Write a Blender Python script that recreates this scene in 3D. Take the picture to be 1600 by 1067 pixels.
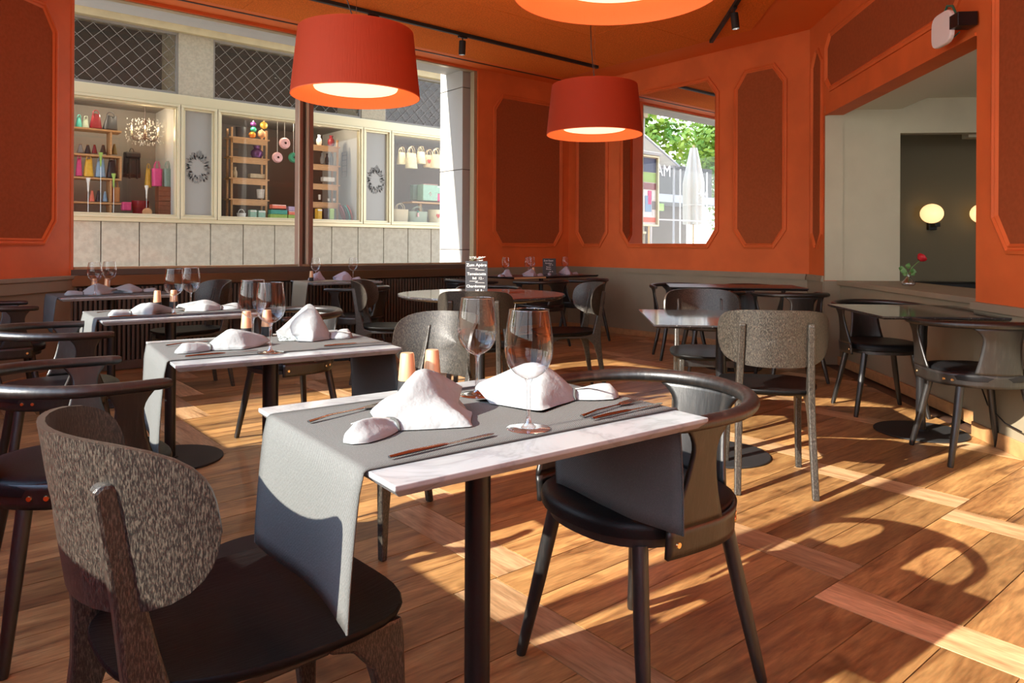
import bpy, math, random
from math import sin, cos, pi, radians, sqrt
from mathutils import Matrix, Vector, Euler
random.seed(7)
for _o in list(bpy.data.objects): bpy.data.objects.remove(_o)
SC = bpy.context.scene
COL = SC.collection

# ---------------------------------------------------------------- camera
cam_d = bpy.data.cameras.new('camera'); cam = bpy.data.objects.new('camera', cam_d); COL.objects.link(cam)
cam_d.sensor_width = 36.0; cam_d.lens = 1122/1600*36; cam_d.shift_y = -(533.5-386)/1600
cam_d.clip_start = 0.02; cam_d.clip_end = 200
cam.matrix_world = Matrix.Translation((0, 0, 1.075)) @ Euler((0, 0, -math.atan2(.642, .767))).to_matrix().to_4x4() \
    @ Matrix.Rotation(radians(90), 4, 'X') @ Matrix.Rotation(radians(.27), 4, 'Z')
SC.camera = cam

# ---------------------------------------------------------------- light
W = bpy.data.worlds.new('sky'); SC.world = W; W.use_nodes = True
nt = W.node_tree; nt.nodes.clear()
wo = nt.nodes.new('ShaderNodeOutputWorld'); bg = nt.nodes.new('ShaderNodeBackground')
geo = nt.nodes.new('ShaderNodeTexCoord'); sep = nt.nodes.new('ShaderNodeSeparateXYZ')
rmp = nt.nodes.new('ShaderNodeValToRGB')
rmp.color_ramp.elements[0].position = 0.0; rmp.color_ramp.elements[0].color = (.95, .93, .88, 1)
rmp.color_ramp.elements[1].position = 0.7; rmp.color_ramp.elements[1].color = (.42, .62, .95, 1)
nt.links.new(geo.outputs['Generated'], sep.inputs[0]); nt.links.new(sep.outputs['Z'], rmp.inputs[0])
nt.links.new(rmp.outputs[0], bg.inputs[0]); nt.links.new(bg.outputs[0], wo.inputs[0])
bg.inputs[1].default_value = 3.6

sun_d = bpy.data.lights.new('sun', 'SUN'); sun = bpy.data.objects.new('sun', sun_d); COL.objects.link(sun)
sun_d.energy = 11.5; sun_d.angle = radians(.55); sun_d.color = (1.0, .92, .80)
SUN_DIR = Vector((1, -.077, -.556)).normalized()
sun.rotation_euler = SUN_DIR.to_track_quat('-Z', 'Y').to_euler(); sun.location = (-6, 1, 8)

SC.view_settings.view_transform = 'Standard'; SC.view_settings.look = 'None'
SC.view_settings.gamma = 1.0; SC.view_settings.exposure = 0.5; SC.view_settings.use_curve_mapping = False

# ---------------------------------------------------------------- materials
MATS = {}
def mat(name, col, rough=.5, metal=0., bump=0., bscale=60., noise=0., nscale=8., spec=.5, emis=None, estr=0., coat=0., sheen=0., stretch=None, col2=None, detail=6.):
    m = bpy.data.materials.new(name); m.use_nodes = True; MATS[name] = m
    t = m.node_tree; b = t.nodes['Principled BSDF']
    b.inputs['Base Color'].default_value = (*col, 1); b.inputs['Roughness'].default_value = rough
    b.inputs['Metallic'].default_value = metal; b.inputs['Specular IOR Level'].default_value = spec
    if coat: b.inputs['Coat Weight'].default_value = coat; b.inputs['Coat Roughness'].default_value = .12
    if sheen: b.inputs['Sheen Weight'].default_value = sheen
    if emis: b.inputs['Emission Color'].default_value = (*emis, 1); b.inputs['Emission Strength'].default_value = estr
    tc = t.nodes.new('ShaderNodeTexCoord'); mp = t.nodes.new('ShaderNodeMapping')
    t.links.new(tc.outputs['Object'], mp.inputs[0])
    if stretch: mp.inputs['Scale'].default_value = stretch
    if noise or col2:
        n = t.nodes.new('ShaderNodeTexNoise'); n.inputs['Scale'].default_value = nscale; n.inputs['Detail'].default_value = detail
        t.links.new(mp.outputs[0], n.inputs[0])
        r = t.nodes.new('ShaderNodeValToRGB')
        c2 = col2 if col2 else tuple(min(1, c*(1-noise)) for c in col)
        r.color_ramp.elements[0].position = .38; r.color_ramp.elements[0].color = (*c2, 1)
        r.color_ramp.elements[1].position = .62; r.color_ramp.elements[1].color = (*col, 1)
        t.links.new(n.outputs['Fac'], r.inputs[0]); t.links.new(r.outputs[0], b.inputs['Base Color'])
    if bump:
        n2 = t.nodes.new('ShaderNodeTexNoise'); n2.inputs['Scale'].default_value = bscale; n2.inputs['Detail'].default_value = 4
        t.links.new(mp.outputs[0], n2.inputs[0])
        bp = t.nodes.new('ShaderNodeBump'); bp.inputs['Strength'].default_value = bump; bp.inputs['Distance'].default_value = .01
        t.links.new(n2.outputs['Fac'], bp.inputs['Height']); t.links.new(bp.outputs[0], b.inputs['Normal'])
    return m
def glassmat(name, tint=(1, 1, 1), lo=.04, hi=.75, rough=0., power=3.):
    m = bpy.data.materials.new(name); m.use_nodes = True; t = m.node_tree; t.nodes.clear(); MATS[name] = m
    o = t.nodes.new('ShaderNodeOutputMaterial'); mx = t.nodes.new('ShaderNodeMixShader')
    tr = t.nodes.new('ShaderNodeBsdfTransparent'); gl = t.nodes.new('ShaderNodeBsdfGlossy'); lw = t.nodes.new('ShaderNodeLayerWeight')
    tr.inputs[0].default_value = (*tint, 1); gl.inputs['Roughness'].default_value = rough
    lw.inputs[0].default_value = .5
    p = t.nodes.new('ShaderNodeMath'); p.operation = 'POWER'; p.inputs[1].default_value = power
    mr = t.nodes.new('ShaderNodeMapRange'); mr.inputs['To Min'].default_value = lo; mr.inputs['To Max'].default_value = hi
    t.links.new(lw.outputs['Facing'], p.inputs[0]); t.links.new(p.outputs[0], mr.inputs[0]); t.links.new(mr.outputs[0], mx.inputs[0])
    t.links.new(tr.outputs[0], mx.inputs[1]); t.links.new(gl.outputs[0], mx.inputs[2]); t.links.new(mx.outputs[0], o.inputs[0])
    return m

mat('orange', (.72, .150, .036), .6, spec=.25, noise=.12, nscale=3, bump=.05, bscale=300)
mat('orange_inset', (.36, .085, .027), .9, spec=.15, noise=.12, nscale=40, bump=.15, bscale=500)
mat('orange_ceiling', (.90, .22, .035), .95, spec=.1, bump=.45, bscale=90, noise=.22, nscale=70)
mat('orange_smooth', (.82, .185, .038), .6, spec=.25)
mat('taupe', (.275, .23, .155), .55, noise=.08, nscale=4)
mat('sage', (.52, .48, .34), .7, noise=.08, nscale=3)
mat('sage_lit', (.72, .68, .52), .7)  # sage lightened to stand in for the light on the niche ceiling
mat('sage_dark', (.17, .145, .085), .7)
mat('bronze', (.16, .10, .055), .35, metal=.6)
mat('bronze_light', (.42, .33, .2), .35, metal=.3)
mat('mullion_brown', (.30, .17, .12), .35, metal=.3)
mat('cream_trim', (.62, .55, .42), .4)
mat('slat', (.085, .062, .045), .5)
mat('black', (.008, .008, .009), .35)
mat('black_matte', (.012, .012, .013), .6)
mat('steel', (.34, .35, .37), .22, metal=1.)
mat('brass', (.85, .62, .3), .25, metal=1.)
mat('mirror', (.93, .93, .93), .0, metal=1.)
mat('white_plastic', (.8, .76, .74), .4)
mat('plaster_white', (.42, .41, .38), .6)
mat('napkin', (.29, .315, .32), .85, bump=.5, bscale=28, spec=.2)
mat('napkin_lilac', (.40, .37, .43), .85, bump=.5, bscale=28, spec=.2)
mat('runner_hem', (.10, .105, .10), .8, bump=.6, bscale=900)
mat('leather', (.007, .007, .008), .45, spec=.25, bump=.12, bscale=250)
mat('copper', (.62, .36, .2), .35, metal=.35)
mat('chalkboard', (.035, .037, .042), .5)
mat('chalk', (.85, .85, .82), .8)
mat('facade_stone', (.38, .335, .25), .85, noise=.16, nscale=18, bump=.3, bscale=120)
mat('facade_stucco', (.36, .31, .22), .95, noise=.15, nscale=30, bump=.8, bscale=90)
mat('cream_frame', (.55, .48, .31), .3, metal=.25)
mat('cream_band', (.42, .33, .18), .6, noise=.15, nscale=5)
mat('frosted', (.26, .25, .225), .35)
mat('shop_dark', (.06, .045, .037), .8)
mat('shop_grey', (.20, .18, .155), .7)
mat('wreath_grey', (.17, .165, .15), .6)
mat('lattice', (.22, .20, .17), .5)
mat('oak_shelf', (.55, .30, .13), .5, noise=.25, nscale=20, stretch=(1, 1, 8))
mat('red_rose', (.45, .004, .012), .5)
mat('leaf', (.10, .22, .05), .5)
mat('wood_edge', (.60, .40, .2), .45)
mat('baseboard_oak', (.46, .24, .10), .45, noise=.2, nscale=20)
mat('street', (.25, .235, .21), .9, noise=.2, nscale=3)
mat('canvas', (.75, .73, .68), .8)
mat('parasol_canvas', (.52, .51, .47), .85)
mat('grey_panel', (.33, .34, .38), .5)
mat('green_sign', (.35, .8, .12), .5)
mat('bark', (.12, .09, .06), .9)
mat('green_wire', (.02, .16, .10), .4)
mat('led', (1, 1, 1), .4, emis=(1, .93, .8), estr=14)
mat('diffuser', (1, .95, .85), .4, emis=(1, .80, .50), estr=1.0)
mat('globe', (1, .9, .7), .3, emis=(1, .60, .26), estr=1.0)
mat('flame', (1, .8, .5), .3, emis=(1, .68, .3), estr=9)
for n_, c_ in dict(teal=(.03, .30, .24), sage_bag=(.28, .33, .24), wine=(.20, .012, .02), black_bag=(.015, .014, .016), grey=(.22, .21, .20), brown=(.06, .03, .02),
        olive=(.14, .12, .04), pink=(.62, .06, .20), yellow=(.72, .42, .04), blue=(.22, .36, .5), coral=(.72, .16, .10), tan=(.42, .20, .07), mustard=(.5, .30, .04),
        greygreen=(.18, .26, .21), crate=(.22, .075, .035), navy=(.03, .04, .10), purple=(.14, .03, .16), green=(.05, .4, .24), gold=(.6, .38, .06), amber=(.6, .22, .02), beige=(.52, .40, .25),
        white=(.75, .73, .68), mint=(.30, .50, .38), lime=(.30, .48, .10), lilac=(.36, .28, .42), greyglass=(.2, .2, .19), cream=(.68, .60, .40), straw=(.50, .40, .24), red=(.5, .03, .02), copper=(.6, .33, .16), babypink=(.75, .42, .42)).items():
    mat('c_'+n_, c_, .15 if n_ in ('purple', 'green', 'gold', 'amber', 'wine') else .5, metal=.4 if n_ in ('gold', 'purple', 'green', 'amber') else 0, noise=.15, nscale=25)
glassmat('wine_glass', (.97, .97, .98), .03, 1.0, 0., 2.2)
glassmat('glass_thick', (.96, .96, .97), .16, 1.0, 0., 1.5)
glassmat('window_glass', (.97, .975, .97), .02, .5, 0., 4.)
glassmat('shop_glass', (.94, .94, .92), .05, .5, 0., 4.)

# black stained wood with open grain; sheen of lacquer
def woodblack(name, stretch, base=(.009, .0085, .008), hi=(.05, .042, .034), rough=.32, lo=.5, hi_p=.68, spec=.5):
    m = bpy.data.materials.new(name); m.use_nodes = True; t = m.node_tree; b = t.nodes['Principled BSDF']; MATS[name] = m
    tc = t.nodes.new('ShaderNodeTexCoord'); mp = t.nodes.new('ShaderNodeMapping'); mp.inputs['Scale'].default_value = stretch
    n = t.nodes.new('ShaderNodeTexNoise'); n.inputs['Scale'].default_value = 1; n.inputs['Detail'].default_value = 5; n.inputs['Roughness'].default_value = .7
    r = t.nodes.new('ShaderNodeValToRGB'); r.color_ramp.elements[0].position = lo; r.color_ramp.elements[0].color = (*base, 1)
    r.color_ramp.elements[1].position = hi_p; r.color_ramp.elements[1].color = (*hi, 1)
    bp = t.nodes.new('ShaderNodeBump'); bp.inputs['Strength'].default_value = .25; bp.inputs['Distance'].default_value = .004
    t.links.new(tc.outputs['Object'], mp.inputs[0]); t.links.new(mp.outputs[0], n.inputs[0]); t.links.new(n.outputs['Fac'], r.inputs[0])
    t.links.new(r.outputs[0], b.inputs['Base Color']); t.links.new(n.outputs['Fac'], bp.inputs['Height']); t.links.new(bp.outputs[0], b.inputs['Normal'])
    b.inputs['Roughness'].default_value = rough; b.inputs['Specular IOR Level'].default_value = spec
    return m
woodblack('wood_black', (60, 60, 8), base=(.006, .006, .0062), hi=(.020, .018, .016), rough=.4, spec=.8)
woodblack('wood_grain', (480, 480, 100), base=(.012, .011, .010), hi=(.085, .072, .056), rough=.3, lo=.46, hi_p=.62)
woodblack('seat_grain', (14, 130, 60), base=(.004, .004, .0042), hi=(.008, .0075, .0075), rough=.5, spec=.15)

def marblemat():
    m = bpy.data.materials.new('marble'); m.use_nodes = True; t = m.node_tree; b = t.nodes['Principled BSDF']; MATS['marble'] = m
    tc = t.nodes.new('ShaderNodeTexCoord'); n = t.nodes.new('ShaderNodeTexNoise'); n.inputs['Scale'].default_value = 5; n.inputs['Detail'].default_value = 10
    n.inputs['Distortion'].default_value = 1.2; n.inputs['Roughness'].default_value = .6
    r = t.nodes.new('ShaderNodeValToRGB'); e = r.color_ramp.elements
    e[0].position = .44; e[0].color = (.31, .335, .35, 1); e[1].position = .6; e[1].color = (.31, .335, .345, 1)
    x = e.new(.505); x.color = (.235, .25, .265, 1); x = e.new(.53); x.color = (.28, .30, .31, 1)
    t.links.new(tc.outputs['Object'], n.inputs[0]); t.links.new(n.outputs['Fac'], r.inputs[0]); t.links.new(r.outputs[0], b.inputs['Base Color'])
    b.inputs['Roughness'].default_value = .2; b.inputs['Specular IOR Level'].default_value = .35
marblemat()
def darkstone():
    m = bpy.data.materials.new('dark_stone'); m.use_nodes = True; t = m.node_tree; b = t.nodes['Principled BSDF']; MATS['dark_stone'] = m
    tc = t.nodes.new('ShaderNodeTexCoord'); n = t.nodes.new('ShaderNodeTexVoronoi'); n.inputs['Scale'].default_value = 75
    r = t.nodes.new('ShaderNodeValToRGB'); e = r.color_ramp.elements
    e[0].position = .0; e[0].color = (.30, .29, .28, 1); e[1].position = .25; e[1].color = (.035, .034, .036, 1)
    t.links.new(tc.outputs['Object'], n.inputs[0]); t.links.new(n.outputs['Distance'], r.inputs[0]); t.links.new(r.outputs[0], b.inputs['Base Color'])
    b.inputs['Roughness'].default_value = .08
darkstone()
def cloth():
    m = bpy.data.materials.new('runner_cloth'); m.use_nodes = True; t = m.node_tree; b = t.nodes['Principled BSDF']; MATS['runner_cloth'] = m
    tc = t.nodes.new('ShaderNodeTexCoord'); mp = t.nodes.new('ShaderNodeMapping'); mp.inputs['Rotation'].default_value = (0, .7, .78)
    w = t.nodes.new('ShaderNodeTexWave'); w.inputs['Scale'].default_value = 110; w.inputs['Distortion'].default_value = .6
    n = t.nodes.new('ShaderNodeTexNoise'); n.inputs['Scale'].default_value = 350
    mx = t.nodes.new('ShaderNodeMath'); mx.operation = 'ADD'
    r = t.nodes.new('ShaderNodeValToRGB'); e = r.color_ramp.elements
    e[0].position = .55; e[0].color = (.07, .073, .071, 1); e[1].position = 1.3 if False else 1.0; e[1].color = (.15, .155, .150, 1)
    t.links.new(tc.outputs['Object'], mp.inputs[0]); t.links.new(mp.outputs[0], w.inputs[0]); t.links.new(tc.outputs['Object'], n.inputs[0])
    t.links.new(w.outputs['Fac'], mx.inputs[0]); t.links.new(n.outputs['Fac'], mx.inputs[1]); t.links.new(mx.outputs[0], r.inputs[0]); t.links.new(r.outputs[0], b.inputs['Base Color'])
    bp = t.nodes.new('ShaderNodeBump'); bp.inputs['Strength'].default_value = .4; bp.inputs['Distance'].default_value = .002
    t.links.new(mx.outputs[0], bp.inputs['Height']); t.links.new(bp.outputs[0], b.inputs['Normal'])
    b.inputs['Roughness'].default_value = .85; b.inputs['Specular IOR Level'].default_value = .1
cloth()
def oakfloor():
    m = bpy.data.materials.new('oak_plank'); m.use_nodes = True; t = m.node_tree; b = t.nodes['Principled BSDF']; MATS['oak_plank'] = m
    N = t.nodes.new; L = t.links.new
    tc = N('ShaderNodeTexCoord'); oi = N('ShaderNodeObjectInfo')
    sc = N('ShaderNodeVectorMath'); sc.operation = 'SCALE'; cx = N('ShaderNodeCombineXYZ')
    L(oi.outputs['Random'], cx.inputs[0]); L(oi.outputs['Random'], cx.inputs[1]); L(oi.outputs['Random'], cx.inputs[2]); L(cx.outputs[0], sc.inputs[0]); sc.inputs['Scale'].default_value = 37.
    ad = N('ShaderNodeVectorMath'); ad.operation = 'ADD'; L(tc.outputs['Object'], ad.inputs[0]); L(sc.outputs[0], ad.inputs[1])
    mp = N('ShaderNodeMapping'); mp.inputs['Scale'].default_value = (1.3, 9, 9); L(ad.outputs[0], mp.inputs[0])
    n = N('ShaderNodeTexNoise'); n.inputs['Scale'].default_value = 1.6; n.inputs['Detail'].default_value = 9; n.inputs['Roughness'].default_value = .62; n.inputs['Distortion'].default_value = .9
    L(mp.outputs[0], n.inputs[0])
    r = N('ShaderNodeValToRGB'); e = r.color_ramp.elements
    e[0].position = .28; e[0].color = (.075, .030, .011, 1); e[1].position = .72; e[1].color = (.41, .235, .088, 1)
    x = e.new(.40); x.color = (.21, .102, .036, 1); x = e.new(.55); x.color = (.32, .172, .062, 1)
    L(n.outputs['Fac'], r.inputs[0])
    # fine medullary flecks
    mp2 = N('ShaderNodeMapping'); mp2.inputs['Scale'].default_value = (14, 110, 60); L(ad.outputs[0], mp2.inputs[0])
    n2 = N('ShaderNodeTexNoise'); n2.inputs['Scale'].default_value = 1; n2.inputs['Detail'].default_value = 3; L(mp2.outputs[0], n2.inputs[0])
    # knots
    vo = N('ShaderNodeTexNoise'); vo.inputs['Scale'].default_value = 4.2; vo.inputs['Detail'].default_value = 2; L(ad.outputs[0], vo.inputs[0])
    rk = N('ShaderNodeValToRGB'); rk.color_ramp.elements[0].position = .20; rk.color_ramp.elements[0].color = (.22, .16, .12, 1); rk.color_ramp.elements[1].position = .32; rk.color_ramp.elements[1].color = (1, 1, 1, 1)
    L(vo.outputs['Fac'], rk.inputs[0])
    mk = N('ShaderNodeMix'); mk.data_type = 'RGBA'; mk.blend_type = 'MULTIPLY'; mk.inputs[0].default_value = 1; L(r.outputs[0], mk.inputs[6]); L(rk.outputs[0], mk.inputs[7])
    m1 = N('ShaderNodeMix'); m1.data_type = 'RGBA'; m1.blend_type = 'OVERLAY'; m1.inputs[0].default_value = .55; L(mk.outputs[2], m1.inputs[6]); L(n2.outputs['Fac'], m1.inputs[7])
    hs = N('ShaderNodeHueSaturation'); L(m1.outputs[2], hs.inputs['Color'])
    mr = N('ShaderNodeMapRange'); mr.inputs['To Min'].default_value = .72; mr.inputs['To Max'].default_value = 1.35; L(oi.outputs['Random'], mr.inputs[0]); L(mr.outputs[0], hs.inputs['Value'])
    L(hs.outputs[0], b.inputs['Base Color'])
    b.inputs['Roughness'].default_value = .38
    bp = N('ShaderNodeBump'); bp.inputs['Strength'].default_value = .12; bp.inputs['Distance'].default_value = .003; L(n2.outputs['Fac'], bp.inputs['Height']); L(bp.outputs[0], b.inputs['Normal'])
    m2 = m.copy(); m2.name = 'oak_plank_pale'; MATS['oak_plank_pale'] = m2
    for nd in m2.node_tree.nodes:
        if nd.bl_idname == 'ShaderNodeValToRGB' and len(nd.color_ramp.elements) == 4:
            cc = [(.16, .08, .035, 1), (.34, .20, .095, 1), (.45, .28, .145, 1), (.55, .37, .20, 1)]
            for el, c in zip(nd.color_ramp.elements, cc): el.color = c
oakfloor()
def shadefab():
    for nm, c in (('shade_fabric', (.50, .055, .014)), ('shade_inner', (.85, .20, .06))):
        m = bpy.data.materials.new(nm); m.use_nodes = True; t = m.node_tree; b = t.nodes['Principled BSDF']; MATS[nm] = m
        b.inputs['Base Color'].default_value = (*c, 1); b.inputs['Roughness'].default_value = .75
        tc = t.nodes.new('ShaderNodeTexCoord'); mp = t.nodes.new('ShaderNodeMapping'); mp.inputs['Scale'].default_value = (90, 90, 1.5)
        n = t.nodes.new('ShaderNodeTexNoise'); n.inputs['Scale'].default_value = 1; n.inputs['Detail'].default_value = 3
        bp = t.nodes.new('ShaderNodeBump'); bp.inputs['Strength'].default_value = .35; bp.inputs['Distance'].default_value = .004
        t.links.new(tc.outputs['Object'], mp.inputs[0]); t.links.new(mp.outputs[0], n.inputs[0]); t.links.new(n.outputs['Fac'], bp.inputs['Height']); t.links.new(bp.outputs[0], b.inputs['Normal'])
        if nm == 'shade_fabric':
            tl = t.nodes.new('ShaderNodeBsdfTranslucent'); tl.inputs[0].default_value = (.7, .10, .02, 1)
            mx = t.nodes.new('ShaderNodeMixShader'); mx.inputs[0].default_value = .18; o = t.nodes['Material Output']
            t.links.new(b.outputs[0], mx.inputs[1]); t.links.new(tl.outputs[0], mx.inputs[2]); t.links.new(mx.outputs[0], o.inputs[0])
shadefab()
def leafmat():
    for nm, c1, c2 in (('foliage', (.10, .24, .02), (.34, .46, .06)), ('foliage_dry', (.16, .15, .05), (.40, .34, .16))):
        m = bpy.data.materials.new(nm); m.use_nodes = True; t = m.node_tree; b = t.nodes['Principled BSDF']; MATS[nm] = m
        n = t.nodes.new('ShaderNodeTexNoise'); n.inputs['Scale'].default_value = 1.2; tc = t.nodes.new('ShaderNodeTexCoord')
        r = t.nodes.new('ShaderNodeValToRGB'); r.color_ramp.elements[0].position = .35; r.color_ramp.elements[0].color = (*c1, 1); r.color_ramp.elements[1].position = .65; r.color_ramp.elements[1].color = (*c2, 1)
        t.links.new(tc.outputs['Object'], n.inputs[0]); t.links.new(n.outputs['Fac'], r.inputs[0]); t.links.new(r.outputs[0], b.inputs['Base Color'])
        b.inputs['Roughness'].default_value = .7
leafmat()

# ---------------------------------------------------------------- mesh helpers
class MB:
    def __init__(s): s.v = []; s.f = []
    def add(s, vs, fs):
        o = len(s.v); s.v += [tuple(v) for v in vs]; s.f += [tuple(i+o for i in f) for f in fs]; return s
    def box(s, x0, x1, y0, y1, z0, z1, M=None):
        vs = [(x, y, z) for x in (x0, x1) for y in (y0, y1) for z in (z0, z1)]
        if M: vs = [M(v) for v in vs]
        return s.add(vs, [(0, 1, 3, 2), (4, 6, 7, 5), (0, 4, 5, 1), (2, 3, 7, 6), (0, 2, 6, 4), (1, 5, 7, 3)])
    def tube(s, pts, rs, n=12, flat=1.0, caps=True, closed=False):
        pts = [Vector(p) for p in pts]
        if not hasattr(rs, '__len__'): rs = [rs]*len(pts)
        rings = []; up = None
        for i, p in enumerate(pts):
            if closed: d = (pts[(i+1) % len(pts)]-pts[i-1])
            else: d = (pts[min(i+1, len(pts)-1)]-pts[max(i-1, 0)])
            d.normalize()
            if up is None:
                up = Vector((0, 0, 1)) if abs(d.z) < .9 else Vector((1, 0, 0))
            a = d.cross(up).normalized(); bb = a.cross(d).normalized(); up = bb
            rings.append([p + a*cos(2*pi*k/n)*rs[i] + bb*sin(2*pi*k/n)*rs[i]*flat for k in range(n)])
        vs = [v for r in rings for v in r]; m = len(pts); fs = []
        for i in range(m if closed else m-1):
            j = (i+1) % m
            for k in range(n): fs.append((i*n+k, i*n+(k+1) % n, j*n+(k+1) % n, j*n+k))
        if caps and not closed: fs += [tuple(reversed(range(n))), tuple(range((m-1)*n, m*n))]
        return s.add(vs, fs)
    def lathe(s, prof, n=24, c=(0, 0, 0)):
        vs = [(c[0]+r*cos(2*pi*k/n), c[1]+r*sin(2*pi*k/n), c[2]+z) for r, z in prof for k in range(n)]; fs = []
        for i in range(len(prof)-1):
            for k in range(n): fs.append((i*n+k, i*n+(k+1) % n, (i+1)*n+(k+1) % n, (i+1)*n+k))
        if prof[0][0] > 1e-4: fs.append(tuple(reversed(range(n))))
        if prof[-1][0] > 1e-4: fs.append(tuple(range((len(prof)-1)*n, len(prof)*n)))
        return s.add(vs, fs)
    def lathe_open(s, prof, n=24, c=(0, 0, 0)):
        vs = [(c[0]+r*cos(2*pi*k/n), c[1]+r*sin(2*pi*k/n), c[2]+z) for r, z in prof for k in range(n)]; fs = []
        for i in range(len(prof)-1):
            for k in range(n): fs.append((i*n+k, i*n+(k+1) % n, (i+1)*n+(k+1) % n, (i+1)*n+k))
        return s.add(vs, fs)
    def grid(s, fn, nu, nv, cu=False):
        vs = [fn(i/(nu if cu else nu-1), j/(nv-1)) for j in range(nv) for i in range(nu)]; fs = []
        for j in range(nv-1):
            for i in range(nu if cu else nu-1):
                k = (i+1) % nu; fs.append((j*nu+i, j*nu+k, (j+1)*nu+k, (j+1)*nu+i))
        return s.add(vs, fs)
    def prism(s, poly, a0, a1, M=None):      # poly in (p,q), extruded along third axis; M maps (p,q,r)->xyz
        n = len(poly); vs = [(p, q, a0) for p, q in poly]+[(p, q, a1) for p, q in poly]
        if M: vs = [M(v) for v in vs]
        fs = [tuple(reversed(range(n))), tuple(range(n, 2*n))]+[(i, (i+1) % n, (i+1) % n+n, i+n) for i in range(n)]
        return s.add(vs, fs)
    def mesh(s, name, m, smooth=None):
        me = bpy.data.meshes.new(name); me.from_pydata(s.v, [], s.f); me.validate()
        if m: me.materials.append(MATS[m] if isinstance(m, str) else m)
        if smooth is not None:
            me.shade_smooth(); me.set_sharp_from_angle(angle=radians(smooth))
        return me
    def obj(s, name, m, parent=None, smooth=None, bevel=0, solid=0, recalc=True):
        me = s.mesh(name, m, smooth)
        if recalc:
            import bmesh
            b = bmesh.new(); b.from_mesh(me); bmesh.ops.recalc_face_normals(b, faces=b.faces); b.to_mesh(me); b.free()
        o = bpy.data.objects.new(name, me); COL.objects.link(o)
        if parent: o.parent = parent
        if solid: md = o.modifiers.new('solid', 'SOLIDIFY'); md.thickness = solid; md.offset = 0
        if bevel: md = o.modifiers.new('bevel', 'BEVEL'); md.width = bevel; md.segments = 2; md.limit_method = 'ANGLE'; md.harden_normals = False
        return o
def tag(o, label=None, cat=None, group=None, kind=None):
    if label: o['label'] = label
    if cat: o['category'] = cat
    if group: o['group'] = group
    if kind: o['kind'] = kind
    return o
def thing(name, label, cat, loc=(0, 0, 0), rz=0, group=None):
    o = bpy.data.objects.new(name, None); COL.objects.link(o); o.location = loc; o.rotation_euler = (0, 0, rz)
    o.empty_display_size = .1
    return tag(o, label, cat, group)
def kids(o): return [c for c in bpy.data.objects if c.parent == o]
KC = {}
def copy_tree(o, parent=None):
    c = o.copy(); COL.objects.link(c); c.parent = parent
    if o.name not in KC: KC[o.name] = kids(o)
    for ch in KC[o.name]: copy_tree(ch, c)
    return c
def place(proto, used, label, loc, rz, group=None, cat=None):
    if not used: o = proto; KC.clear()
    else: o = copy_tree(proto)
    o.location = loc; o.rotation_euler = (0, 0, rz); o['label'] = label
    if group: o['group'] = group
    return o
def text(body, size, M, m, parent, name='lettering', ext=.001, align='CENTER'):
    cu = bpy.data.curves.new(name, 'FONT'); cu.body = body; cu.size = size; cu.extrude = ext; cu.align_x = align; cu.resolution_u = 2
    o = bpy.data.objects.new(name, cu); COL.objects.link(o)
    dg = bpy.context.evaluated_depsgraph_get(); me = bpy.data.meshes.new_from_object(o.evaluated_get(dg)); bpy.data.objects.remove(o)
    me.materials.clear(); me.materials.append(MATS[m])
    o = bpy.data.objects.new(name, me); COL.objects.link(o); o.parent = parent; o.matrix_local = M
    return o
def clip(poly, a, b, c):                     # keep a*x+b*y<=c
    out = []
    for i in range(len(poly)):
        p, q = poly[i], poly[(i+1) % len(poly)]; dp = a*p[0]+b*p[1]-c; dq = a*q[0]+b*q[1]-c
        if dp <= 0: out.append(p)
        if dp*dq < 0: t = dp/(dp-dq); out.append((p[0]+(q[0]-p[0])*t, p[1]+(q[1]-p[1])*t))
    return out
def area(p): return abs(sum(p[i][0]*p[(i+1) % len(p)][1]-p[(i+1) % len(p)][0]*p[i][1] for i in range(len(p))))/2
# ================================================================ ROOM SHELL
XL, XR, YB, YF = -.5, 6.81, 6.95, -2.5       # left window wall, mirror wall, back window wall, wall behind
TC = 3.25/sqrt(2); TW = 3.45/sqrt(2)         # niche wall plane, recessed apron plane (t coordinate)
HC = 3.24
R2 = 1/sqrt(2)
def CF(s, t, z=0): return ((s+t)*R2, (s-t)*R2, z)     # niche wall frame: s along the wall, t outwards
def struct(name, mb, m, parent=None, **k):
    o = mb.obj(name, m, parent, **k)
    if not parent: o['kind'] = 'structure'
    return o
class Frame:                                  # local wall frame: u along, n into the room, z up
    def __init__(s, o, u, n): s.o = Vector(o); s.u = Vector(u); s.n = Vector(n)
    def __call__(s, u, n, z): p = s.o+s.u*u+s.n*n; return (p.x, p.y, z)
    def box(s, mb, u0, u1, n0, n1, z0, z1): return mb.box(u0, u1, n0, n1, z0, z1, lambda v: s(v[0], v[1], v[2]))
def octo(u0, u1, z0, z1, c, d=0):
    u0 += d; u1 -= d; z0 += d; z1 -= d; cu = max(.002, c[0]-.586*d); cz = max(.002, c[1]-.586*d)
    return [(u0+cu, z0), (u1-cu, z0), (u1, z0+cz), (u1, z1-cz), (u1-cu, z1), (u0+cu, z1), (u0, z1-cz), (u0, z0+cz)]
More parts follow.
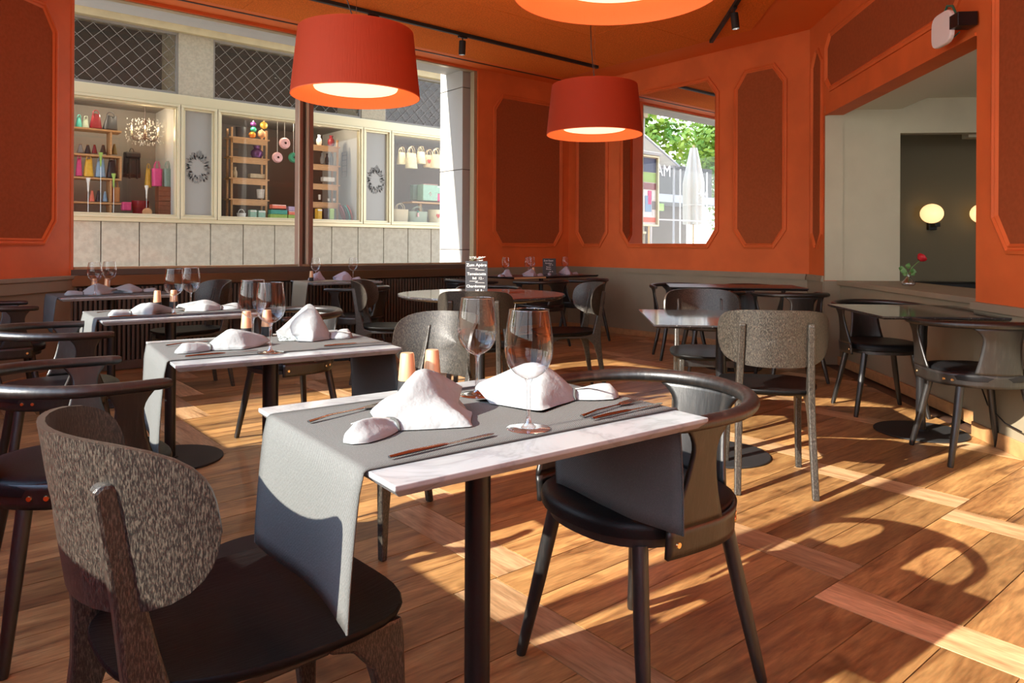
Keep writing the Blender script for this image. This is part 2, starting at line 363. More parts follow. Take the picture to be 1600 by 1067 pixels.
def wall_panel(F, u0, u1, z0, z1, parent, ch=(.14, .19), inner='orange_inset', name='wall_panel', w=.055, label=None):
    prof = [(0, 0), (0, .014), (.3, .02), (.45, .008), (.62, .008), (.75, .016), (1, .003)]
    mb = MB(); rings = [[F(u, h, z) for u, z in octo(u0, u1, z0, z1, ch, d*w)] for d, h in prof]
    vs = [v for r in rings for v in r]; fs = []
    for i in range(len(rings)-1):
        for k in range(8): fs.append((i*8+k, i*8+(k+1) % 8, (i+1)*8+(k+1) % 8, (i+1)*8+k))
    mb.add(vs, fs)
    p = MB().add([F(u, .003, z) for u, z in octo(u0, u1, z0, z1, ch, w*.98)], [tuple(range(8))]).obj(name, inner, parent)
    if label: p['label'] = label
    mb.obj('moulding', 'orange', p)
    return p
ROOM = [(1, 0, XR), (-1, 0, -XL), (0, 1, YB), (0, -1, -YF), (1, -1, 3.25), (-1, 1, 5.91)]
def clip_room(p, grow=0):
    for a, b, c in ROOM:
        p = clip(p, a, b, c+grow)
        if len(p) < 3: return []
    return p

# ---- floor with individual oak planks
floor = struct('floor', MB().add([(-.7, -2.7, -.03), (7.2, -2.7, -.03), (7.2, 7.2, -.03), (-.7, 7.2, -.03), (-.7, -2.7, -.013), (7.2, -2.7, -.013), (7.2, 7.2, -.013), (-.7, 7.2, -.013)],
    [(0, 3, 2, 1), (4, 5, 6, 7), (0, 1, 5, 4), (1, 2, 6, 5), (2, 3, 7, 6), (3, 0, 4, 7)]), 'c_brown')
BH, PW, CW, PER = .72, .18, .165, 1.02
pl = []
k0 = -5
for k in range(k0, 11):
    y0 = .38+BH*k - .0; off = 2.12 + (1 if k >= 0 else 1)*.0 + .175*(k % 5) + .02
    for i in range(-5, 7):
        xs = off+i*PER
        pl.append((xs, xs+CW, y0, y0+BH, 'y'))
        for j in range(4): pl.append((xs+CW, xs+PER, y0+j*PW, y0+(j+1)*PW, 'x'))
G = .0016
cand = []
for x0, x1, y0, y1, d in pl:
    poly = [(x0+G, y0+G), (x1-G, y0+G), (x1-G, y1-G), (x0+G, y1-G)]
    full = area(poly); p = clip_room(poly, -.002)
    if len(p) < 3 or area(p) < .004: continue
    cx = sum(q[0] for q in p)/len(p); cy = sum(q[1] for q in p)/len(p)
    xc = .767*cx-.642*cy; zc = .642*cx+.767*cy
    vis = zc > .9 and abs(xc/zc) < .80
    cand.append(((0 if vis else 50)+sqrt(cx*cx+cy*cy), p, abs(area(p)-full) < 1e-6, x0, x1, y0, y1, d))
cand.sort(key=lambda c: c[0])
PMESH = {}
rest = {'x': MB(), 'y': MB()}
for n_, (dist, p, isfull, x0, x1, y0, y1, d) in enumerate(cand):
    if n_ < 292:
        c = ((x0+x1)/2, (y0+y1)/2)
        if d == 'x': loc = [(q[0]-c[0], q[1]-c[1]) for q in p]
        else: loc = [(q[1]-c[1], -(q[0]-c[0])) for q in p]
        key = (d, round(x1-x0, 3)) if isfull else None
        if key and key in PMESH: me = PMESH[key]
        else:
            me = MB().prism(loc, -.012, 0).mesh('plank', 'oak_plank' if d == 'x' else 'oak_plank_pale')
            if key: PMESH[key] = me
        o = bpy.data.objects.new('plank', me); COL.objects.link(o); o.parent = floor; o.location = (c[0], c[1], random.uniform(-.0004, .0004))
        if d == 'y': o.rotation_euler = (0, 0, pi/2)
    else:
        rest[d].prism(p, -.012, 0)
for d in 'xy':
    if rest[d].v:
        o = rest[d].obj('planks', 'oak_plank' if d == 'x' else 'oak_plank_pale', floor); o['kind'] = 'stuff'

# ---- ceiling: smooth border with textured boards set in
ceil_poly = clip_room([(-1, -3), (8, -3), (8, 8), (-1, 8)])
ceiling = struct('ceiling', MB().prism(ceil_poly, HC, HC+.12), 'orange_smooth')
inner = [(-1, -3), (8, -3), (8, 8), (-1, 8)]
for a, b, c in ((1, 0, 6.35), (-1, 0, .1), (0, 1, 6.6), (0, -1, 2.1), (1, -1, 2.42), (-1, 1, 5.2)): inner = clip(inner, a, b, c)
bx_, by_ = 1.2, .6
for i in range(0, 7):
    for j in range(0, 16):
        x0 = -.1+i*bx_ - (.6 if j % 2 else 0); y0 = -2.1+j*by_
        p = [(x0+.002, y0+.002), (x0+bx_-.002, y0+.002), (x0+bx_-.002, y0+by_-.002), (x0+.002, y0+by_-.002)]
        for a, b, c in ((1, 0, 6.35), (-1, 0, .1), (0, 1, 6.6), (0, -1, 2.1), (1, -1, 2.42), (-1, 1, 5.2)):
            p = clip(p, a, b, c)
            if len(p) < 3: break
        if len(p) < 3 or area(p) < .01: continue
        MB().prism(p, HC-.012-random.uniform(0, .002), HC-.0005).obj('ceiling_panel', 'orange_ceiling', ceiling)
# shadow gap line near the back window
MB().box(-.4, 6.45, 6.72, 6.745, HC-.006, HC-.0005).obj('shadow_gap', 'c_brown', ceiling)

# ---- back wall (window wall), frame u = X, n towards room (-Y)
FA = Frame((0, YB, 0), (1, 0, 0), (0, -1, 0))
mb = MB(); FA.box(mb, 5.27, 7.0, -.4, 0, 0, HC+.1)
FA.box(mb, .6, 5.27, -.12, 0, HC-.03, HC+.1); FA.box(mb, .6, 5.27, -.12, 0, 0, .70)
wall_back = struct('wall_back', mb, 'orange')
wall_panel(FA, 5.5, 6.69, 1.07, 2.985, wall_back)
mb = MB(); FA.box(mb, 5.3, 6.80, .001, .012, .07, .765)
mb.obj('wainscot', 'taupe', wall_back)
mb = MB(); FA.box(mb, 5.28, 6.79, .001, .03, .765, .80); FA.box(mb, 5.28, 6.79, .001, .022, .80, .822); mb.obj('dado_rail', 'taupe', wall_back)
# bronze ledge board and sill below the window
mb = MB(); FA.box(mb, 1.02, 5.27, -.10, .06, .73, .82); ledge = struct('trim_1', mb, 'bronze', bevel=.004)
mb = MB(); FA.box(mb, 1.02, 5.27, -.10, .02, .82, .868); struct('trim_2', mb, 'slat', bevel=.003)
# radiator screen of thin vertical slats
rad = tag(bpy.data.objects.new('radiator_screen', None), 'long dark slatted radiator cover under the big shop-side window', 'radiator cover'); COL.objects.link(rad)
rad.location = (3.1, YB-.03, 0)
def rel(o, mb): mb.v = [(v[0]-o.location[0], v[1]-o.location[1], v[2]-o.location[2]) for v in mb.v]; return mb
mb = MB(); FA.box(mb, .95, 5.26, .001, .01, .02, .72); rel(rad, mb).obj('back_board', 'black_matte', rad)
mb = MB()
for i in range(118): u = .97+i*.0363; FA.box(mb, u, u+.019, .012, .04, .08, .715)
o = rel(rad, mb).obj('slats', 'slat', rad); o['kind'] = 'stuff'
mb = MB(); FA.box(mb, .95, 5.26, .001, .045, .005, .078); rel(rad, mb).obj('plinth', 'slat', rad)

# window_1: bronze frame, mullion, two panes
win = bpy.data.objects.new('window_1', None); COL.objects.link(win); win['kind'] = 'structure'
mb = MB(); FA.box(mb, 1.0, 1.045, -.10, -.02, .868, 3.21); FA.box(mb, 5.225, 5.27, -.10, -.02, .868, 3.21)
FA.box(mb, 1.0, 5.27, -.10, -.02, .868, .89); FA.box(mb, 1.0, 5.27, -.10, -.02, 3.20, 3.235)
mb.obj('window_frame', 'bronze_light', win, bevel=.003)
mb = MB(); FA.box(mb, 3.012, 3.05, -.12, -.01, .87, 3.22); FA.box(mb, 3.125, 3.168, -.15, -.02, .87, 3.22); mb.obj('mullion', 'mullion_brown', win, bevel=.003)
mb = MB(); FA.box(mb, 3.05, 3.095, -.13, -.05, .87, 3.22); mb.obj('mullion_core', 'slat', win)
mb = MB(); FA.box(mb, 3.098, 3.122, -.10, -.03, .87, 3.22); FA.box(mb, 3.008, 3.018, -.015, -.004, .87, 3.22); mb.obj('mullion_trim', 'cream_trim', win)
for a, b in ((1.045, 3.04), (3.14, 5.225)):
    MB().add([(a, YB+.065, .89), (b, YB+.065, .89), (b, YB+.065, 3.2), (a, YB+.065, 3.2)], [(0, 1, 2, 3)]).obj('pane', 'window_glass', win, recalc=False)
# orange casing left of window
mb = MB(); FA.box(mb, .93, 1.02, -.02, .03, .83, HC); mb.obj('casing', 'orange', wall_back, bevel=.004)
# outside stone reveal on the right with block joints
mb = MB()
zz = [.6, 1.04, 2.02, 3.02, 3.6]
rev = bpy.data.objects.new('trim_3', None); COL.objects.link(rev); rev['kind'] = 'structure'
for a, b in zip(zz, zz[1:]): MB().box(5.14, 5.6, YB+.14, YB+.62, a+.004, b-.004).obj('stone', 'plaster_white', rev, bevel=.004)
MB().box(-1.5, 5.6, YB+.14, YB+.5, 3.23, 3.6).obj('lintel', 'plaster_white', rev)
MB().box(1, 5.14, YB+.10, YB+.5, .55, .86).obj('outer_sill', 'plaster_white', rev)
MB().box(5.155, 5.6, YB+.145, YB+.61, .55, 3.6).obj('joint_backing', 'shop_dark', rev)

struct('unseen_upper_mass', MB().box(-.66, 8.0, -3.2, YB+.5, 3.62, 15), 'facade_stucco')  # unseen storeys above the room, added to cut skylight on the shop front
# ---- mirror wall (right), u = -Y direction from the corner
FB = Frame((XR, YB, 0), (0, -1, 0), (-1, 0, 0))
mb = MB(); FB.box(mb, -.1, YB-3.56+.05, -.2, 0, 0, HC+.1); wall_right = struct('wall_right', mb, 'orange')
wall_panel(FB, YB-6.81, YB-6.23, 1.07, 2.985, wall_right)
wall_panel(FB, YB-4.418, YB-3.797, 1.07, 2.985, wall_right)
# mirror
mir = thing('wall_mirror', 'tall octagonal wall mirror in an orange moulding reflecting the terrace', 'mirror', (XR-.01, 5.32, 1.07))
P0 = wall_panel(FB, YB-6.04, YB-4.595, 1.07, 2.985, mir, inner='mirror', name='mirror_glass')
for o in [P0]+kids(P0):
    for v in o.data.vertices: v.co -= Vector(mir.location)
mb = MB(); FB.box(mb, .001, YB-3.57, .001, .012, .07, .765); mb.obj('wainscot', 'taupe', wall_right)
mb = MB(); FB.box(mb, .0, YB-3.585, .001, .03, .765, .80); FB.box(mb, 0, YB-3.58, .001, .022, .80, .822); mb.obj('dado_rail', 'taupe', wall_right)
mb = MB(); FB.box(mb, .0, YB-3.57, .001, .022, 0, .07); struct('baseboard_right', mb, 'baseboard_oak', bevel=.003)
mb = MB(); FA.box(mb, 5.3, 6.785, .001, .022, 0, .07); struct('baseboard_back', mb, 'baseboard_oak', bevel=.003)

# ---- niche wall (45 degrees), opening with deep sill
S0, S1 = 4.36, 6.894                          # opening from pier to jamb
SE = (6.81+3.56)/sqrt(2)                      # corner with mirror wall
FC = Frame(CF(SE, TC), (-R2, -R2, 0), (-R2, R2, 0))     # u runs from corner towards the camera
def uC(s): return SE-s
mb = MB()
FC.box(mb, -.05, uC(S1), -.16, 0, 0, HC+.1)
FC.box(mb, uC(S1), uC(S0), -.16, 0, 2.31, HC+.1)
FC.box(mb, uC(S0), uC(-1.0), -.30, 0, 0, HC+.1)
wall_niche = struct('wall_niche', mb, 'orange')
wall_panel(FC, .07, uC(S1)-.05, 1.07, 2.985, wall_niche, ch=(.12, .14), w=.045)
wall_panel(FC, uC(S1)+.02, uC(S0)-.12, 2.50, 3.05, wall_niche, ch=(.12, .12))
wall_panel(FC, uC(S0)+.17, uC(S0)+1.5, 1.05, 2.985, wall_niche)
mb = MB(); FC.box(mb, uC(S1), uC(S0), -.012, .012, 2.305, 2.325); mb.obj('head_trim', 'orange', wall_niche)
mb = MB(); FC.box(mb, .001, uC(S1)-.002, .001, .012, .07, .765); FC.box(mb, uC(S0)+.002, uC(-1.0), .001, .012, .07, .73); mb.obj('wainscot', 'taupe', wall_niche)
mb = MB(); FC.box(mb, .001, uC(S1)-.002, .001, .03, .765, .80); FC.box(mb, .001, uC(S1)-.002, .001, .022, .80, .822)
FC.box(mb, uC(S0)+.002, uC(-1.0), .001, .034, .73, .775); mb.obj('dado_rail', 'taupe', wall_niche, bevel=.003)
mb = MB(); FC.box(mb, .0, uC(S1), .001, .022, 0, .07); FC.box(mb, uC(S0), uC(-1.0), .001, .022, 0, .085); struct('baseboard_niche', mb, 'baseboard_oak', bevel=.003)
# recessed apron and sill
dW = TW-TC
mb = MB(); FC.box(mb, uC(S1)-.02, uC(S0)+.02, -dW-.1, -dW, 0, .74); FC.box(mb, uC(S1)-.001, uC(S1)+.004, -dW, .001, 0, .775); FC.box(mb, uC(S0)-.004, uC(S0)+.001, -dW, .001, 0, .775); ap = struct('wall_apron', mb, 'taupe')
mb = MB(); FC.box(mb, uC(S1)-.02, uC(S0)+.02, -dW+.001, -dW+.02, 0, .08); struct('trim_4', mb, 'baseboard_oak', bevel=.003)
mb = MB(); FC.box(mb, uC(S1), uC(S0), -dW-.56, -dW+.03, .74, .78); struct('trim_5', mb, 'taupe', bevel=.004)
# niche shell : sage coloured side wall, ceiling, beam, dark rear room
sage = MB()
def cbox(mb, s0, s1, t0, t1, z0, z1): return mb.box(s0, s1, t0, t1, z0, z1, lambda v: CF(v[0], v[1], v[2]))
mb = MB(); cbox(mb, S1, S1+.12, TC+.16, 2.97, 0, 2.40); cbox(mb, S1-.015, S1+.03, TC, TC+.16, .78, 2.40); niche = struct('wall_niche_side', mb, 'sage')
mb = MB(); cbox(mb, 1.0, S1+.12, TC+.16, 2.97, 2.36, 2.48); cbox(mb, 1.0, 8.2, 2.97, 5.3, 2.46, 2.6); struct('ceiling_niche', mb, 'sage_lit')
mb = MB(); cbox(mb, S1, S1+.12, 2.97, 3.72, 2.14, 2.47); cbox(mb, S1+.3, S1+.42, 3.72, 5.3, 2.14, 2.47); struct('trim_6', mb, 'sage')
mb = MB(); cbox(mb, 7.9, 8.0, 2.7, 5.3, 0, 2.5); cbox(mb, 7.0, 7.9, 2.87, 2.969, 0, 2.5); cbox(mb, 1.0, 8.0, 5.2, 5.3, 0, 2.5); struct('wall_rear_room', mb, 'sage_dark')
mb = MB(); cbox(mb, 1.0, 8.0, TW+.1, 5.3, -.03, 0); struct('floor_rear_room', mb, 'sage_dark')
b = thing('bench', 'long black upholstered bench in the dark rear room', 'bench', CF(7.55, 4.1))
mb = MB(); cbox(mb, 7.66, 7.84, 3.0, 5.15, .42, .74); rel(b, mb).obj('backrest', 'black', b, bevel=.02)
mb = MB(); cbox(mb, 7.25, 7.66, 3.0, 5.15, .30, .46); rel(b, mb).obj('seat', 'black', b, bevel=.03)
mb = MB(); cbox(mb, 7.3, 7.84, 3.02, 5.13, 0, .30); rel(b, mb).obj('plinth', 'black_matte', b)

# ---- angled wall left of the window
FD = Frame((1.04, YB, 0), (-R2, -R2, 0), (R2, -R2, 0))
LD = (1.04-XL)*sqrt(2)
mb = MB(); FD.box(mb, 0, LD+.1, -.15, 0, 0, HC+.1); wall_corner = struct('wall_corner', mb, 'orange')
wall_panel(FD, .2, 1.45, 1.07, 2.985, wall_corner)
mb = MB(); FD.box(mb, .02, LD, .001, .012, .07, .70); mb.obj('wainscot', 'taupe', wall_corner)
mb = MB(); FD.box(mb, -.0, LD, .001, .03, .70, .79); FD.box(mb, 0, LD, .001, .042, .79, .822); mb.obj('dado_rail', 'taupe', wall_corner, bevel=.003)
mb = MB(); FD.box(mb, 0, LD, .001, .022, 0, .07); struct('baseboard_corner', mb, 'baseboard_oak', bevel=.003)

# ---- left wall with the sunlit street windows, and wall behind the camera
FL = Frame((XL, 0, 0), (0, 1, 0), (1, 0, 0))
mb = MB(); FL.box(mb, YF, 5.41, -.15, 0, 0, 1.0); FL.box(mb, YF, 5.41, -.15, 0, 3.21, HC+.1); FL.box(mb, 5.25, 5.41, -.15, 0, .86, 3.21); FL.box(mb, YF, -2.35, -.15, 0, .86, 3.21)
wall_left = struct('wall_left', mb, 'orange')
win = bpy.data.objects.new('window_2', None); COL.objects.link(win); win['kind'] = 'structure'
mb = MB()
for y in (-2.33, 5.23): FL.box(mb, y-.02, y+.02, -.10, -.02, .86, 3.21)
FL.box(mb, -2.35, 5.25, -.10, -.02, .86, .885); FL.box(mb, -2.35, 5.25, -.10, -.02, 3.185, 3.21); mb.obj('window_frame', 'bronze', win)
ys = [-2.35, -.42, 1.68, 3.78, 5.25]
for y in ys[1:4]: mb = MB(); FL.box(mb, y-.065, y+.065, -.12, -.01, .86, 3.21); mb.obj('mullion', 'bronze', win)
for a, b_ in zip(ys, ys[1:]):
    MB().add([(XL-.065, a, .88), (XL-.065, b_, .88), (XL-.065, b_, 3.19), (XL-.065, a, 3.19)], [(0, 1, 2, 3)]).obj('pane', 'window_glass', win, recalc=False)
mb = MB().box(XL-.1, 1.2, YF-.15, YF, 0, HC+.1); struct('wall_front', mb, 'orange')

# ================================================================ STREET AND SHOP FRONT
YS = 11.0
struct('ground', MB().box(-40, 14, 7.57, 40, -.3, -.12), 'street')
g = MB().box(-40, -.66, -20, 7.56, -.3, -.12).obj('pavement', 'street'); g['kind'] = 'structure'
shop = thing('shop_building', 'pale stone shop front with cream framed display windows across the street', 'building', (4.5, YS, -.12))
def sh(mb, name, m, parent=None, **k): return rel(shop, mb).obj(name, m, parent or shop, **k)
# stone base slabs
jx = [.33+.476*0]+[1.0, 1.48, 1.962, 2.433, 2.917, 3.387, 3.865, 4.352, 4.83, 5.311, 5.789, 6.28, 6.771, 7.259, 7.757, 8.24, 8.72, 9.2]
for a, b_ in zip(jx, jx[1:]):
    for z0, z1 in ((-.12, .62), (.62, 1.40)): sh(MB().box(a+.006, b_-.006, YS-.03-random.uniform(0, .003), YS+.12, z0+.005, z1-.003), 'stone_slab', 'facade_stone', bevel=.004)
sh(MB().box(.35, 9.2, YS, YS+.15, -.12, 1.40), 'wall', 'shop_dark')
sh(MB().box(.33, 9.2, YS-.06, YS+.6, 1.40, 1.455), 'sill', 'cream_frame', bevel=.006)
sh(MB().box(.33, 9.2, YS-.05, YS+.2, 3.09, 3.24), 'fascia', 'cream_frame', bevel=.01)
sh(MB().box(.33, 9.2, YS-.09, YS+.2, 4.13, 4.30).box(.33, 9.2, YS-.13, YS+.2, 4.25, 4.30), 'cornice', 'cream_band', bevel=.01)
for i in range(14): sh(MB().box(.34+i*.66, .99+i*.66-.008+.004, YS, YS+.2, 4.31, 4.75), 'stone_slab', 'facade_stone', bevel=.004)
for i in range(14): sh(MB().box(.34+i*.66, .99+i*.66-.008+.004, YS, YS+.2, 4.76, 5.4), 'stone_slab', 'facade_stone', bevel=.004)
def ring(mb, x0, x1, z0, z1, w, y0, y1):
    mb.box(x0, x1, y0, y1, z0, z0+w); mb.box(x0, x1, y0, y1, z1-w, z1); mb.box(x0, x0+w, y0, y1, z0+w, z1-w); mb.box(x1-w, x1, y0, y1, z0+w, z1-w); return mb
disp = [(.62, 2.95), (3.475, 5.86), (6.41, 8.75)]
for a, b_ in disp:
    fr = sh(ring(ring(MB(), a, b_, 1.455, 3.09, .035, YS-.07, YS+.05), a+.035, b_-.035, 1.49, 3.055, .025, YS-.045, YS+.05), 'display_window', 'cream_frame', bevel=.005)
    sh(MB().add([(a+.05, YS, 1.5), (b_-.05, YS, 1.5), (b_-.05, YS, 3.05), (a+.05, YS, 3.05)], [(0, 1, 2, 3)]), 'pane', 'shop_glass', fr, recalc=False)
    sh(MB().box(a, b_, YS+.05, YS+1.5, 1.44, 1.49), 'display_floor', 'shop_grey', fr)
    sh(MB().box(a, b_, YS+.05, YS+1.5, 3.14, 3.2), 'display_ceiling', 'shop_grey', fr)
for a, b_ in ((2.96, 3.465), (5.87, 6.40)):
    fr = sh(ring(ring(MB(), a, b_, 1.455, 3.09, .035, YS-.07, YS+.05), a+.035, b_-.035, 1.49, 3.055, .03, YS-.04, YS+.05), 'display_window', 'cream_frame', bevel=.005)
    sh(MB().box(a+.05, b_-.05, YS, YS+.04, 1.5, 3.05), 'frosted_pane', 'frosted', fr)
    # wreath drawn by many small leaves on the pane
    mb = MB(); rr = random.Random(3); cx, cz = (a+b_)/2, 2.22
    for k in range(130):
        an = rr.uniform(0, 2*pi); r0 = rr.uniform(.085, .165); x = cx+cos(an)*r0*.85; z = cz+sin(an)*r0*1.25; t = an+rr.uniform(-.8, .8); l = .03
        mb.prism([(x, z), (x+cos(t-.4)*l, z+sin(t-.4)*l), (x+cos(t)*l*1.7, z+sin(t)*l*1.7), (x+cos(t+.4)*l, z+sin(t+.4)*l)], YS-.006, YS-.001, lambda v: (v[0], v[2], v[1]))
    o = sh(mb, 'wreath_leaves', 'wreath_grey', fr); o['kind'] = 'stuff'
# display side walls and back
sh(MB().box(.33, 9.2, YS+1.5, YS+1.6, 1.4, 3.2), 'back_wall', 'shop_dark')
sh(MB().box(2.93, 3.02, YS+.05, YS+1.5, 1.4, 3.2).box(5.86, 6.43, YS+.05, YS+1.5, 1.4, 3.2).box(.33, .6, YS, YS+1.6, -.12, 4.8), 'side_wall', 'plaster_white')
sh(MB().box(.62, 2.93, YS+1.2, YS+1.24, 1.49, 3.14), 'back_panel', 'shop_grey')
# clerestory windows with diamond lattice, stucco piers between
ups = [(.45, 2.94), (3.42, 5.86), (6.31, 8.80)]
for a, b_ in ups:
    fr = sh(ring(MB(), a, b_, 3.25, 4.13, .03, YS+.01, YS+.06), 'clerestory_window', 'lattice')
    sh(MB().add([(a, YS+.06, 3.27), (b_, YS+.06, 3.27), (b_, YS+.06, 4.11), (a, YS+.06, 4.11)], [(0, 1, 2, 3)]), 'pane', 'shop_glass', fr, recalc=False)
    sh(MB().box(a, b_, YS+.9, YS+.95, 3.2, 4.3), 'room_behind', 'shop_dark', fr)
    mb = MB(); st = .19; x = a-.9
    while x < b_:
        for sgn in (1, -1):
            p0 = [x, 3.27]; p1 = [x+.84, 4.11]
            if sgn < 0: p0, p1 = [x+.84, 3.27], [x, 4.11]
            # clip to window
            t0, t1 = 0, 1
            dx = p1[0]-p0[0]
            for lim, s_ in ((a+.03, 1), (b_-.03, -1)):
                tt = (lim-p0[0])/dx
                if (dx > 0) == (s_ > 0): t0 = max(t0, tt)
                else: t1 = min(t1, tt)
            if t1-t0 > .02:
                q0 = (p0[0]+dx*t0, YS+.03, p0[1]+.84*t0); q1 = (p0[0]+dx*t1, YS+.03, p0[1]+.84*t1)
                mb.tube([q0, q1], .0032, 4)
        x += st
    o = sh(mb, 'lattice', 'lattice', fr); o['kind'] = 'stuff'
for a, b_ in ((2.94, 3.42), (5.86, 6.31), (8.8, 9.2)): sh(MB().box(a, b_, YS-.01, YS+.12, 3.24, 4.13), 'stucco_pier', 'facade_stucco')
sh(MB().box(.33, 14, YS+.95, YS+1.6, 3.2, 5.4).box(.33, 14, YS-.0, YS+1.6, 5.41, 15), 'upper_wall', 'facade_stucco')
# notice case at the left corner of the shop
nc = thing('notice_case', 'cream notice case with posters at the street corner', 'notice board', (.28, YS-.1, 1.55))
rel(nc, ring(MB(), -.04, .60, 1.58, 3.25, .045, YS-.14, YS-.06)).obj('case_frame', 'cream_frame', nc, bevel=.006)
rel(nc, MB().box(-.02, .58, YS-.07, YS-.06, 1.6, 3.23)).obj('back_board', 'c_white', nc)
rel(nc, MB().box(-.09, .65, YS-.18, YS-.04, 3.25, 3.33)).obj('cap', 'plaster_white', nc, bevel=.01)
for (x0, x1, z0, z1, c) in ((.01, .55, 2.86, 3.19, 'c_navy'), (.01, .55, 2.62, 2.85, 'c_lime'), (.01, .55, 2.45, 2.60, 'c_wine'), (.02, .16, 2.22, 2.42, 'c_white'), (.18, .30, 2.1, 2.42, 'c_pink'), (.02, .14, 1.98, 2.18, 'c_grey'),
    (.17, .40, 1.92, 2.30, 'c_blue'), (.02, .13, 1.84, 1.96, 'c_white'), (.02, .5, 1.68, 1.79, 'c_coral')):
    rel(nc, MB().box(x0, x1, YS-.078-random.random()*.004, YS-.070, z0, z1)).obj('poster', c, nc)
text('20', .2, Matrix.Translation((.02, -.0-.0+.02, 1.40)) @ Matrix.Rotation(pi/2, 4, 'X'), 'plaster_white', nc)
# ================================================================ TABLES
def table_proto(L, Wd, H, top='marble', thick=.022, base_r=.25, pole=.026, round_=False):
    t = thing('dining_table', '', 'table')
    if round_: MB().lathe([(0, H-thick), (base_r*0+L-.03, H-thick), (L-.004, H-thick*.55), (L, H-thick*.35), (L-.004, H), (0, H)], 64).obj('tabletop', top, t, smooth=35)
    else:
        a, b = L/2, Wd/2; c = .014
        mb = MB(); vs = [(x, y, H) for x, y in ((-a, -b), (a, -b), (a, b), (-a, b))]+[(x, y, H-.008) for x, y in ((-a, -b), (a, -b), (a, b), (-a, b))]+[(x, y, H-thick) for x, y in ((-a+c, -b+c), (a-c, -b+c), (a-c, b-c), (-a+c, b-c))]
        mb.add(vs, [(0, 1, 2, 3), (8, 11, 10, 9)]+[(i+o, (i+1) % 4+o, (i+1) % 4+o+4, i+o+4) for o in (0, 4) for i in range(4)])
        mb.obj('tabletop', top, t, bevel=.0015)
    MB().box(-.13, .13, -.13, .13, H-thick-.012, H-thick-.001).obj('mounting_plate', 'black_matte', t, bevel=.002)
    MB().lathe([(pole, .012), (pole, H-thick-.012)], 24).obj('pole', 'black', t, smooth=40)
    MB().lathe([(0, 0), (.245, 0), (.25, .003), (.25, .007), (.246, .010), (.04, .013), (.035, .02), (0, .02)], 48).obj('base_plate', 'black_matte', t, smooth=30)
    return t
TP = table_proto(.69, .60, .74)
tables = [('small marble table nearest the camera with runner, two glasses and folded napkins', .880, 1.155, -3),
          ('second marble table of the window row, behind the nearest one', .94, 2.40, -6),
          ('third marble table of the window row, counting from the nearest', 1.0, 3.86, -2),
          ('farthest marble table of the window row, by the radiator cover', 1.06, 5.56, 1)]
TB = []
for i, (lb, x, y, r) in enumerate(tables): TB.append(place(TP, i > 0, lb, (x, y, 0), radians(r), 'marble tables in a row'))
t5 = copy_tree(TP); t5.location = (3.16, 6.42, 0); t5.rotation_euler = (0, 0, radians(-4)); t5['label'] = 'light topped table right against the slatted cover with lilac napkins'; t5['group'] = 'marble tables in a row'; TB.append(t5)
DP = table_proto(.84, .78, .715, 'dark_stone', .018)
for i, (lb, s_, t_, x, y) in enumerate([('dark polished stone table between the two plywood backed chairs', 0, 0, 3.24, 2.17), ('dark polished stone table against the taupe wall below the rose', 0, 0, 4.55, 1.69)]):
    place(DP, i > 0, lb, (x, y, 0), radians(45), 'dark stone tables')
rt = table_proto(.60, 0, .74, 'dark_stone', .03, round_=True); rt.location = (3.15, 4.10, 0); rt['label'] = 'round speckled dark stone table in the middle of the room'; rt.name = 'round_table'
bt = table_proto(1.15, .62, .735, 'black', .022); bt.location = (5.68, 3.68, 0); bt.rotation_euler = (0, 0, radians(-49)); bt['label'] = 'dark bare table encircled by four round back chairs at the mirror wall'
ct = table_proto(1.35, .60, .74, 'black', .022); ct.location = (5.78, 6.36, 0); ct['label'] = 'dark laid table in the far corner below the orange panels'
MB().box(-.675, -.2, -.303, -.301, .72, .738).obj('wood_edge', 'wood_edge', ct)

# runners
def runner(tab, W0, W1, hang0, hang1, L=.69, H=.74, label='', mat_='runner_cloth', seed=0):
    rr = random.Random(seed); o = thing('table_runner', label, 'table runner', (tab.location.x, tab.location.y, H), tab.rotation_euler.z, 'grey table runners')
    a = L/2+.006
    path = []
    n1 = 8
    for i in range(n1): q = i/n1; path.append((-a-.006-.012*sin((1-q)*1.6), -hang0*(1-q)-.004))
    path += [(-a-.002, -.002), (-a+.003, .0015)]
    for i in range(7): path.append((-a+.01+(2*a-.02)*i/6, .0022))
    path += [(a-.003, .0015), (a+.002, -.002)]
    for i in range(n1): q = (i+1)/n1; path.append((a+.006+.02*sin(q*1.6), -hang1*q-.004))
    ph = rr.uniform(0, 3); N = len(path); ny = 14
    def P(i, v):
        x, z = path[i]; y = W0+(W1-W0)*v; down = max(0, -z-.01)
        amp = down*.07
        return (x+amp*sin(v*5.5+ph)*.6*(1 if x > 0 else -1)+0, y+down*.06*(v-.5)*-1, z)
    mb = MB(); mb.add([P(i, j/(ny-1)) for i in range(N) for j in range(ny)], [(i*ny+j, i*ny+j+1, (i+1)*ny+j+1, (i+1)*ny+j) for i in range(N-1) for j in range(ny-1)])
    mb.obj('cloth', mat_, o, smooth=60, solid=.0016)
    for v in (.0, 1.0):
        pts = [Vector(P(i, v))+Vector((0, 0, .0006)) for i in range(N)]
        MB().tube(pts, .0022, 6).obj('hem', 'runner_hem', o, smooth=60)
    return o
rl = ['grey woven runner on the nearest table, one end touching the black seat', 'grey woven runner on the second table, edge lit by the sun', 'grey woven runner on the third table of the row', 'grey woven runner on the farthest table of the row']
for i in range(4): runner(TB[i], -.215, .215, [.235, .27, .24, .22][i], [.27, .25, .22, .2][i], label=rl[i], seed=i)
runner(TB[4], -.2, .2, .3, .25, label='taupe runner hanging from the table by the slatted cover', mat_='c_brown' if False else 'taupe', seed=9)

